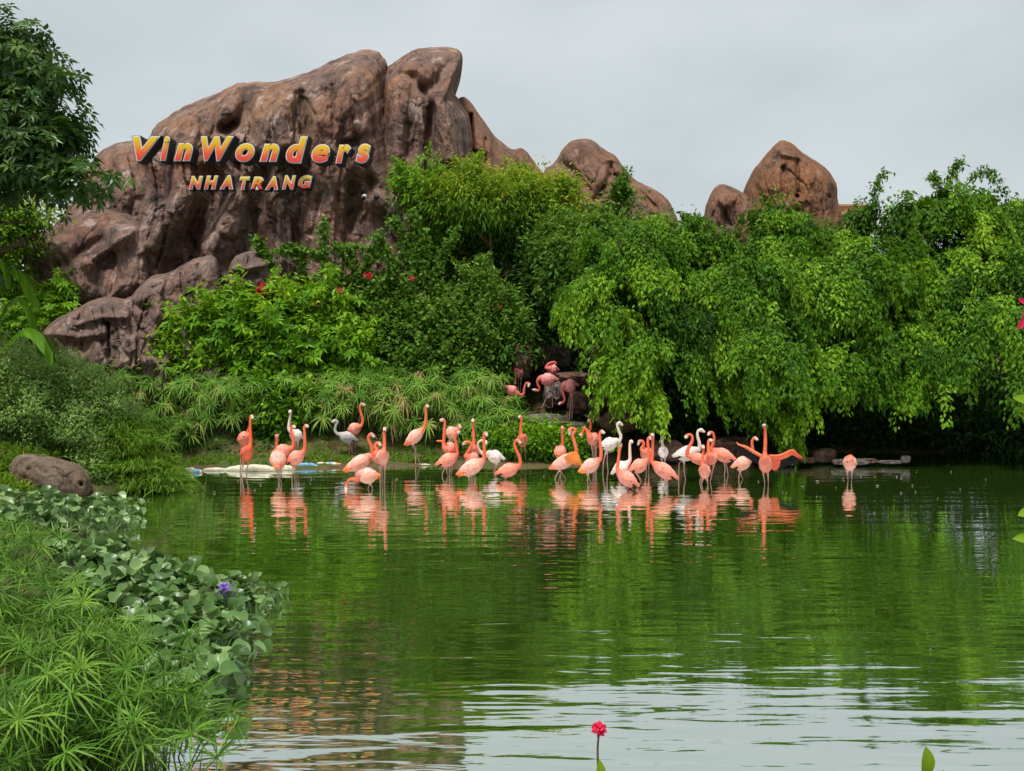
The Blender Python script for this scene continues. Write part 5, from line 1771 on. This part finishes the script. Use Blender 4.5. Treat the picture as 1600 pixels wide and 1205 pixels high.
    # eyes
    sdh = unit(np.cross(bl, up))
    for s in (-1, 1):
        eo = link("eye", eye_mesh, None, o)
        eo.location = (hd + sdh * s * headr * 0.86 + up * 0.008 + unit(bl) * 0.008 - base).tolist()
        eo.rotation_euler = Vector(sdh.tolist()).to_track_quat('X', 'Z').to_euler()
    # folded wings: coverts lying on the flank, long feathers behind
    if wings:
        u2 = unit(up - e * np.dot(up, e))
        for s in (-1, 1):
            if openw and s in openw:
                continue
            na, nb = 13, 7
            A_, B_ = np.meshgrid(np.linspace(0, 1, na), np.linspace(0, 1, nb), indexing="ij")
            f = 0.88 - 0.86 * A_                         # shoulder towards the tail
            rb = np.interp(f, [0, 0.10, 0.26, 0.52, 0.8, 1.0], [0.02, 0.05, 0.085 * r / .125, r, r * 0.92, r * 0.55]) * 1.07 + 0.006
            top = np.radians(72 - 6 * A_); bot = np.radians(-22 + 40 * A_ ** 2)
            ph = top + (bot - top) * B_ * (1 - 0.06 * np.abs(np.sin(A_ * 14)) * B_)
            cw = 1 - 0.9 * (2 * np.abs(A_ - 0.5)) ** 6 * 0.3
            Pw = T + (B - T) * f[..., None] - up * 0.012 * np.sin(np.pi * f)[..., None] + (side * 0.86 * s) * (rb * np.cos(ph) * cw)[..., None] + u2 * (rb * np.sin(ph) * cw)[..., None]
            # coverts stand off in rows
            nrm = (side * s) * np.cos(ph)[..., None] + u2 * np.sin(ph)[..., None]
            Pw = Pw + nrm * (0.004 * np.sin(B_ * 15 + A_ * 9) + 0.004)[..., None]
            g = Geo()
            mixc = np.clip(B_ * 1.1 - 0.25 + 0.3 * A_, 0, 1)[..., None]
            cw_ = wg * (1 - mixc * 0.6) + fl * mixc * 0.6
            cw_ = cw_ * (1 + 0.17 * np.sin(B_ * 15 + A_ * 9)[..., None] + 0.12 * rng.normal(size=A_.shape + (1,)))
            cw_ = np.concatenate([np.clip(cw_, 0, 1), np.ones(A_.shape + (1,))], -1).reshape(-1, 4)
            i = (np.arange(na - 1)[:, None] * nb + np.arange(nb - 1)[None, :]).reshape(-1)
            q1 = np.stack([i, i + nb, i + nb + 1, i + 1], -1)
            g.add(Pw.reshape(-1, 3), q1, col=cw_)
            g.add((Pw - nrm * 0.012).reshape(-1, 3), q1[:, ::-1], col=cw_)
            nf = 7
            kf = np.linspace(0, 1, nf)
            st = T + (B - T) * (0.42 - 0.10 * kf)[:, None] + (side * s) * (0.86 * r * (0.55 + 0.28 * kf))[:, None] + u2 * (r * (0.55 - 0.75 * kf))[:, None]
            en = T - e * (0.03 - 0.05 * kf)[:, None] + (side * s) * (0.05 + 0.012 * kf)[:, None] + u2 * (0.03 - 0.075 * kf)[:, None]
            V2, f2, t2 = leaves(st, en - st, (side * s) + u2 * 0.6 + 0 * st, np.linalg.norm(en - st, axis=1), 0.055, 0, tpl="leaf6")
            fc_ = np.repeat(np.where((kf > 0.6)[:, None], np.array(TIP) * 2 if pal not in ("grey", "red") else fl, (wg * 0.45 + fl * 0.55)[None]), 7, 0)
            if tailcol is not None:
                fc_ = np.broadcast_to(np.array(tailcol), fc_.shape)
            g.add(V2, None, f2, col=np.concatenate([fc_, np.ones((len(fc_), 1))], 1))
            link("wing", g.mesh("wing", base), M_plume, o)
    if openw:
        for s, (lead, trail, c_in, c_out, split, cov) in openw.items():
            g = Geo()
            nfe = 16
            lp = catmull([Wq(p[:2], p[2]) for p in lead], nfe)
            tp_ = catmull([Wq(p[:2], p[2]) for p in trail], nfe)
            arm = np.linspace(0.030, 0.012, nfe)
            g.tube(lp, arm, 8, col=np.append(np.array(c_in), 1))
            for k in range(nfe):
                w_ = np.linalg.norm(lp[-1] - lp[0]) / nfe * 2.6 + 0.02
                D = tp_[k] - lp[k]
                ln_ = np.linalg.norm(D)
                nr_ = np.cross(D, lp[-1] - lp[0])
                V2, f2, _ = leaves(lp[k:k + 1], D[None], nr_[None], ln_, w_, 0, tpl="leaf6")
                fr_ = k / (nfe - 1)
                c1 = np.array(c_out) if fr_ > split else np.array(c_in) * 0.8 + np.array(c_out) * 0.2
                g.add(V2 + 0.003 * k * unit(nr_), None, f2, col=np.append(c1, 1))
                V2, f2, _ = leaves(lp[k:k + 1], D[None], nr_[None], ln_ * cov, w_ * 1.1, 0, tpl="leaf6")
                g.add(V2 - unit(nr_) * 0.008 + 0.003 * k * unit(nr_), None, f2, col=np.append(np.array(c_in), 1))
                g.add(V2 + unit(nr_) * 0.012 + 0.003 * k * unit(nr_), None, f2, col=np.append(np.array(c_in), 1))
            link("wing", g.mesh("wing", base), M_plume, o)
    return o


fm = flamingo
RED, BLK, ORG = (0.72, 0.05, 0.035), (0.012, 0.011, 0.012), (0.82, 0.26, 0.06)
# crop 1
fm(1, "orange flamingo with hidden neck standing close behind the leftmost one", (152, 420), (228, 372), 1, [(236, 350), (232, 320), (222, 335), (205, 365)], (190, 380), 655, [(163,), (172,)])
fm(1, "leftmost flamingo, orange with its neck straight up and pale bill turned right", (190, 545), (226, 468), 1, [(238, 430), (237, 350), (236, 270), (246, 236)], (266, 258), 672, [(166,), (206,)], "red")
fm(1, "white flamingo with neck straight up behind the group of three orange ones", (612, 410), (535, 345), 0.6, [(516, 325), (517, 285), (526, 230), (526, 200)], (524, 214), 585, [(560,), (570,)], "white")
fm(1, "coral flamingo with its S-shaped neck rising in front of the white one", (405, 505), (515, 470), 0.6, [(545, 455), (548, 400), (533, 345), (534, 318), (550, 309)], (572, 322), 690, [(440,), (462,)])
fm(1, "orange flamingo facing right, rightmost of the left group, with tall neck", (505, 580), (612, 500), 0.4, [(630, 470), (632, 420), (630, 360), (627, 320), (640, 304)], (669, 313), 695, [(537,), (560,)])
fm(1, "pale fluffy flamingo seen from behind with drooping wings, its short neck up", (445, 610), (430, 500), -1, [(428, 470), (428, 430), (427, 400), (428, 380)], (430, 372), 700, [(436,), (466,)], "pale", r=0.185, tailcol=(0.85, 0.30, 0.12))
fm(1, "grey and white juvenile flamingo with dark wing stripe on the bank", (1010, 412), (890, 368), 0.3, [(868, 362), (850, 338), (856, 300), (868, 278), (850, 266)], (822, 282), 520, [(952,), (975,)], "grey", land=True)
fm(1, "coral flamingo on the bank behind the grey juvenile, neck curved tall", (950, 340), (1022, 312), 0.8, [(1044, 295), (1050, 255), (1036, 210), (1030, 170), (1042, 148)], (1078, 158), 500, [(978,), (996,)], land=True)
fm(1, "large coral flamingo in profile behind the feeding one, tail drooping left", (915, 632), (1100, 525), 0.2, [(1126, 540), (1122, 500), (1112, 450), (1092, 400), (1096, 375), (1112, 366)], (1146, 392), 735, [(980,), (1000,)], "pale", tailcol=(0.84, 0.22, 0.09))
fm(1, "coral flamingo with low hooked neck, half hidden by the tall-necked one", (1200, 560), (1150, 500), 0.4, [(1152, 475), (1138, 455), (1145, 435), (1164, 430)], (1192, 455), 735, [(1185,), (1196,)])
fm(1, "slim coral flamingo facing us with a straight upright neck, right of the feeding one", (1188, 575), (1198, 500), 1, [(1206, 460), (1208, 410), (1207, 350), (1210, 326)], (1212, 342), 742, [(1178,), (1210,)], "pale")
fm(1, "feeding flamingo with its bill down in the water, wings ruffled orange and white", (1172, 668), (1030, 655), 0.3, [(1010, 700), (985, 690), (955, 695), (938, 720), (932, 748)], (932, 782), 762, [(1068,), (1122,)], "pale", r=0.165, tailcol=(0.85, 0.28, 0.10))
# crop 2
fm(2, "flamingo standing alone on the bank in profile, neck tall and body pale", (108, 445), (225, 335), 0.2, [(243, 318), (254, 275), (257, 225), (256, 180), (263, 162)], (287, 166), 578, [(181, 184, 460), (215, 178, 480)], "pale", land=True, tailcol=(0.84, 0.20, 0.08))
fm(2, "flamingo with bill pointing left and one wing half open behind it", (480, 470), (395, 462), 0.4, [(386, 430), (390, 370), (393, 310), (394, 275), (380, 262)], (352, 265), 660, [(430,), (440,)],
   openw={1: ([(400, 440, 0.05), (372, 415, 0.1), (335, 412, 0.12)], [(400, 470, 0.05), (370, 440, 0.1), (330, 425, 0.12)], (0.8, 0.22, 0.08), BLK, 0.5, 0.4)})
fm(2, "pale coral flamingo on the bank with its head tucked to its back", (402, 375), (478, 335), 0.5, [(490, 350), (500, 335), (488, 312), (498, 303)], (516, 325), 560, [(428,), (440,)], "pale", land=True)
fm(2, "coral flamingo with round hooked head, in front of the one with the half open wing", (335, 590), (470, 520), 0.3, [(484, 500), (478, 450), (470, 400), (472, 365), (488, 352)], (510, 352), 668, [(370,), (432,)])
fm(2, "flamingo facing us with the tallest straight neck, in the middle group", (602, 530), (602, 465), 1, [(602, 430), (603, 370), (600, 310), (598, 264)], (598, 280), 640, [(585,), (605,)])
fm(2, "flamingo with its neck arched left over the tallest one's back, dark bill tip hanging", (640, 560), (555, 525), 0.4, [(545, 520), (570, 480), (588, 445), (570, 422), (545, 425)], (512, 445), 665, [(600,), (612,)])
fm(2, "big flamingo in front of the middle group, facing right with hooked neck", (482, 660), (662, 560), 0.2, [(680, 530), (680, 470), (677, 410), (676, 368), (690, 358)], (706, 384), 715, [(586,), (612,)], "pale", r=0.16, tailcol=(0.84, 0.22, 0.09))
fm(2, "pale flamingo turned left behind the big one, tail toward the right", (822, 550), (712, 505), 0.3, [(690, 520), (655, 495), (633, 460), (637, 425), (660, 410), (690, 420)], (694, 448), 640, [(735,), (745,)], "blush")
fm(2, "coral flamingo swimming low at the right of the middle group, hooked neck", (762, 655), (915, 600), 0.2, [(940, 582), (934, 530), (912, 480), (898, 440), (905, 415), (922, 410)], (953, 438), 690, [(836,), (848,)], "coral", r=0.15)
fm(2, "deep orange flamingo standing alone before the green ground cover", (968, 440), (952, 385), 1, [(945, 355), (944, 310), (950, 265), (940, 238)], (924, 248), 590, [(950,), (982,)], "red")
# crop 3
fm(3, "orange flamingo with a tiny head on a straight neck, left of the wing-raising one", (150, 520), (172, 470), -1, [(180, 440), (180, 400), (178, 350), (180, 322)], (182, 312), 640, [(160,), (175,)])
fm(3, "flamingo raising a bright orange wing, its neck looped back at the top", (85, 618), (262, 520), 0.2, [(280, 490), (268, 430), (255, 370), (275, 335), (250, 320), (232, 335)], (232, 385), 692, [(120,), (238,)], "pale",
   openw={1: ([(215, 520, -0.10), (250, 500, -0.12), (290, 510, -0.12), (312, 575, -0.1)], [(180, 570, -0.08), (210, 580, -0.12), (260, 590, -0.14), (312, 600, -0.1)], ORG, BLK, 0.9, 0.75)})
fm(3, "orange flamingo at the back with head high, beside the looped neck", (440, 420), (385, 375), 0.6, [(376, 350), (382, 320), (382, 285), (374, 264)], (362, 276), 590, [(415,), (425,)], "red", land=False)
fm(3, "flamingo behind the wing-raising one, its neck curled low in an S", (430, 420), (375, 380), 0.5, [(362, 345), (340, 322), (328, 345), (318, 368)], (296, 374), 610, [(410,), (420,)])
fm(3, "white flamingo with black wing edge walking right at the back", (440, 462), (570, 412), 0.2, [(592, 412), (602, 380), (584, 330), (576, 296), (592, 283)], (624, 306), 636, [(470,), (515,)], "white", tailcol=(0.1, 0.09, 0.09))
fm(3, "pale flamingo with orange tail, front of the trio left of centre-right", (302, 640), (435, 555), 0.2, [(455, 540), (460, 490), (452, 420), (450, 365), (464, 346)], (490, 360), 715, [(370,), (406,)], "pale", tailcol=(0.85, 0.30, 0.08))
fm(3, "coral flamingo in front facing left, neck leaning and tail low at right", (725, 745), (592, 640), 0.3, [(578, 610), (584, 560), (592, 490), (598, 445)], (594, 428), 765, [(645,), (716,)])
fm(3, "very pale flamingo behind the front left-facing one, straight neck", (540, 655), (650, 575), 0.3, [(668, 550), (668, 500), (668, 440), (676, 418)], (690, 426), 700, [(600,), (622,)], "blush")
fm(3, "coral flamingo right of the very pale one, head touching its neighbour", (665, 635), (782, 560), 0.2, [(802, 540), (806, 490), (798, 430), (800, 398), (812, 392)], (832, 402), 706, [(770,), (786,)])
fm(3, "coral flamingo at the back with S-curved neck and pale bill hanging left", (815, 520), (768, 492), 0.5, [(752, 470), (768, 440), (762, 416), (740, 416)], (722, 452), 640, [(790,), (802,)])
fm(3, "coral flamingo in full profile facing left with tall straight neck", (1012, 690), (848, 580), 0.2, [(828, 560), (832, 500), (834, 420), (832, 372)], (822, 380), 758, [(880,), (940,)])
fm(3, "small whitish flamingo seen from behind, alone before the dark rocks", (912, 535), (908, 465), -1, [(904, 445), (902, 420), (902, 392)], (904, 384), 622, [(906,), (918,)], "white", L=0.4, r=0.125)
# crop 4
fm(4, "white flamingo walking right, feathers of its tail loose", (145, 435), (315, 388), 0.2, [(334, 385), (338, 340), (324, 285), (328, 250), (350, 242)], (382, 262), 600, [(187, 190, 480), (245,)], "white", r=0.16)
fm(4, "coral flamingo with an S neck crossing in front of the white one", (448, 478), (268, 430), 0.2, [(250, 425), (254, 380), (284, 325), (284, 285), (262, 274), (244, 288)], (226, 304), 620, [(330,), (342,)], r=0.12)
fm(4, "small orange flamingo facing us in front, in the right group", (385, 590), (368, 505), 1, [(358, 480), (362, 430), (366, 390), (362, 362)], (364, 378), 640, [(345,), (402,)], "coral", L=0.4, r=0.13)
fm(4, "flamingo with only its straight neck and head showing behind the small front one", (440, 460), (412, 425), 0.6, [(404, 400), (402, 360), (404, 325), (414, 316)], (434, 322), 620, [(395,), (408,)])
fm(4, "coral flamingo facing left with bent legs and hooked neck, tail at right", (602, 465), (445, 390), 0.2, [(425, 378), (436, 340), (444, 295), (432, 260), (412, 264)], (390, 284), 568, [(512,), (552, 530, 470)])
fm(4, "pale coral flamingo facing right beside the open black wing", (572, 515), (700, 455), 0.2, [(720, 430), (722, 380), (718, 330), (728, 304), (740, 300)], (760, 318), 600, [(624,), (672,)], "pale")
fm(4, "flamingo facing us with both wings spread wide, black underneath", (822, 545), (812, 440), 1, [(812, 400), (815, 330), (814, 260), (810, 222), (806, 210)], (796, 212), 640, [(816,), (838,)], "coral", r=0.16,
   wings=False, openw={-1: ([(790, 430, 0.0), (730, 395, 0.05), (675, 362, 0.1), (618, 345, 0.1)], [(775, 490, 0.05), (730, 480, 0.1), (660, 440, 0.14), (590, 365, 0.14)], (0.82, 0.22, 0.11), BLK, -0.1, 0.2),
                       1: ([(840, 430, 0.0), (920, 425, 0.05), (1000, 390, 0.1), (1030, 400, 0.1), (1068, 438, 0.08)], [(878, 540, 0.05), (905, 535, 0.1), (950, 512, 0.14), (1020, 492, 0.14), (1064, 452, 0.1)], (0.82, 0.16, 0.08), BLK, 0.2, 0.34)})
fm(4, "lone flamingo far to the right with its head tucked in its back", (1425, 515), (1428, 455), 1, [(1440, 438), (1428, 430), (1410, 440), (1404, 455)], (1398, 470), 612, [(1417,), (1438,)], "pale", r=0.15)
# crop 5: the cascade
CG = "flamingos standing on the rocky cascade"
fm(5, "pink flamingo half hidden by leaves, top left on the cascade", (285, 530), (236, 490), 0.5, [(226, 515), (228, 545), (226, 570), (224, 590)], (228, 612), 680, [(250,), (262,)], "deep", Y=25.9, group=CG)
fm(5, "pink flamingo at the cascade's left edge with its neck curved up like a hook", (150, 625), (238, 675), 0.2, [(268, 690), (292, 678), (298, 635), (312, 598), (334, 604)], (328, 634), 760, [(205,), (222,)], "deep", Y=24.9, group=CG)
fm(5, "pink flamingo in the middle of the cascade lowering its head to the left", (565, 572), (425, 560), 0.2, [(402, 580), (404, 610), (416, 636), (408, 656), (386, 652)], (352, 648), 785, [(440, 480, 690), (520,)], "deep", Y=25.2, r=0.165, group=CG)
fm(5, "pink flamingo behind the middle one, preening with an arched neck", (560, 500), (490, 482), 0.4, [(468, 475), (490, 445), (525, 432), (545, 440), (528, 458)], (548, 478), 770, [(508,), (522,)], "deep", Y=25.9, group=CG)
fm(5, "pink flamingo bowing its head straight down on the right of the cascade", (718, 618), (612, 610), 0.2, [(596, 645), (604, 690), (614, 725), (600, 748), (582, 754)], (560, 768), 880, [(652,), (672,)], "deep", Y=24.9, r=0.175, group=CG)

# ------------------------------------------------------------------ pale sandbags along the far edge, flecks on the water
M_bag = noise_mat("sandbag_cloth", [(0.3, srgb(188, 180, 152)), (0.7, srgb(226, 220, 198))], scale=7, rough=0.9, bump=0.5, bscale=16)
M_blue = noise_mat("blue_plastic", [(0.35, srgb(60, 128, 172)), (0.7, srgb(150, 190, 210))], scale=7, rough=0.35, bump=0.5, bscale=12)
M_orange = flat_mat("orange_tape", srgb(226, 150, 84), 0.5)


def sandbag(label, x0, x1, py, h, mat, bands=()):
    Y = CAM_H / -float(ray((x0 + x1) / 2, py + h * 0.45)[1])
    p0, p1 = W(x0, py, Y), W(x1, py - 0.5, Y)
    n = 22
    t = np.linspace(0, 1, n)[:, None]
    pth = p0 + (p1 - p0) * t
    rr_ = h * 0.5 * Y / F * (np.sin(np.pi * np.clip(t[:, 0], 0.02, 0.98)) ** 0.3) * (1 + 0.14 * perlin(P3(t[:, 0] * 7, x0 / 40, 0.5)))
    pth[:, 2] = rr_ * 0.75 + 0.015 * perlin(P3(t[:, 0] * 5, x0 / 30, 1.5))
    pth[:, 1] += 0.05 * perlin(P3(t[:, 0] * 4, x0 / 30, 2.5))
    c = pth.mean(0)
    o = link("sandbag", Geo().tube(pth, rr_, 14).mesh("sandbag", c), mat, None, c)
    tag(o, label, "sandbag", "pale bags along the far water's edge")
    for f0, f1, m in bands:
        k0, k1 = int(f0 * (n - 1)), max(int(f1 * (n - 1)), int(f0 * (n - 1)) + 1)
        link("band", Geo().tube(pth[k0:k1 + 1], rr_[k0:k1 + 1] * 1.05, 14).mesh("band", c), m, o)


sandbag("short pale bag with a blue tape end, leftmost at the far water's edge", 274, 316, 734.5, 9, M_bag, [(0.75, 0.95, M_blue)])
sandbag("thin pale bag between the short taped one and the long one", 318, 356, 733, 6, M_bag)
sandbag("long thick pale bag behind the legs of the leftmost flamingos", 354, 432, 731, 11, M_bag)
sandbag("rumpled pale bag behind the fluffy flamingo's legs", 428, 460, 731, 9, M_bag)
sandbag("blue plastic wrapped bag, twisted, right of the fluffy flamingo", 455, 498, 727, 9, M_blue)
sandbag("white bag with blue and orange bands at the middle of the bank", 490, 536, 725.5, 8, M_bag, [(0.0, 0.1, M_blue), (0.55, 0.68, M_blue), (0.8, 0.98, M_orange)])
sandbag("small low pale bag under the flamingo standing alone on the bank", 632, 674, 726, 4, M_bag)
sandbag("thin white bag with blue tag at the edge behind the deep orange flamingo", 758, 786, 722, 5, M_bag, [(0.1, 0.3, M_blue)])

M_fleck = leaf_mat("floating_petal", [(0.0, (0.45, 0.42, 0.32, 1)), (0.6, (0.62, 0.60, 0.52, 1)), (1.0, (0.55, 0.5, 0.12, 1))], 0.5, 0.1)
rf = np.random.default_rng(21)
fleck = []
for k in range(3):
    n = 9
    a = np.linspace(0, 2 * np.pi, n, endpoint=False)
    r_ = 0.5 + 0.15 * rf.normal(size=n)
    ring = np.stack([np.cos(a) * r_ * 1.5, np.sin(a) * r_, 0.10 + 0.08 * rf.normal(size=n)], -1)
    V = np.concatenate([ring, [[0, 0, 0.03]], ring * [0.9, 0.9, 1] + [0, 0, -0.05]])
    j = np.arange(n)
    tri = np.concatenate([np.stack([j, (j + 1) % n, np.full(n, n)], -1), np.stack([j, n + 1 + j, (j + 1) % n], -1), np.stack([(j + 1) % n, n + 1 + j, n + 1 + (j + 1) % n], -1)])
    me = mesh_np("floating_petal", V, tri, {"tint": np.full(len(V), 0.35 + 0.28 * k)})
    me.materials.append(M_fleck)
    fleck.append(me)
spots = [(1254, 762, 2.4), (1371, 760, 2.6), (1426, 759, 2.2), (1318, 749, 2), (1277, 753, 3.4), (1367, 746, 2), (1401, 746, 1.8), (1408, 747, 1.6), (1193, 778, 1.6), (1430, 769, 1.8), (1408, 771, 2), (1306, 763, 1.5), (1345, 746, 1.5),
         (1223, 770, 1.3), (1229, 771, 1.3), (1200, 745, 1.2), (1185, 753, 1.2), (1432, 737, 1.2), (1486, 738, 1.2), (1276, 777, 1.2), (300, 768, 2), (335, 770, 2.2), (407, 758, 2.2), (485, 756, 2), (398, 766, 1.6), (486, 749, 1.8),
         (372, 752, 1.5), (513, 771, 1.6), (620, 750, 2), (616, 808, 1.8), (674, 815, 1.6), (825, 824, 2), (838, 806, 1.8), (850, 745, 1.6), (775, 838, 1.4), (620, 807, 1.4), (280, 745, 1.5), (250, 762, 2), (444, 772, 1.4), (560, 810, 1.3),
         (950, 790, 1.3), (1100, 800, 1.3), (1500, 765, 1.4), (1540, 750, 1.3), (1465, 780, 1.3), (300, 792, 1.4), (232, 782, 1.6), (350, 800, 1.2), (1040, 830, 1.2), (705, 770, 1.3), (1380, 735, 1.4), (1300, 738, 1.3)]
for k, (a, b2, s) in enumerate(spots):
    Yk = CAM_H / -float(ray(a, b2)[1])
    p = W(a, b2, Yk)
    o = link("floating_petal", fleck[k % 3], None, None, (p[0], p[1], 0.012))
    sz = s * Yk / F * 1.1
    o.scale = (sz, sz * 1.3, 0.07)
    o.rotation_euler = (0, 0, rf.uniform(0, 6.28))
    tag(o, "tiny pale petal floating on the green water", "petal", "petals floating on the pond")
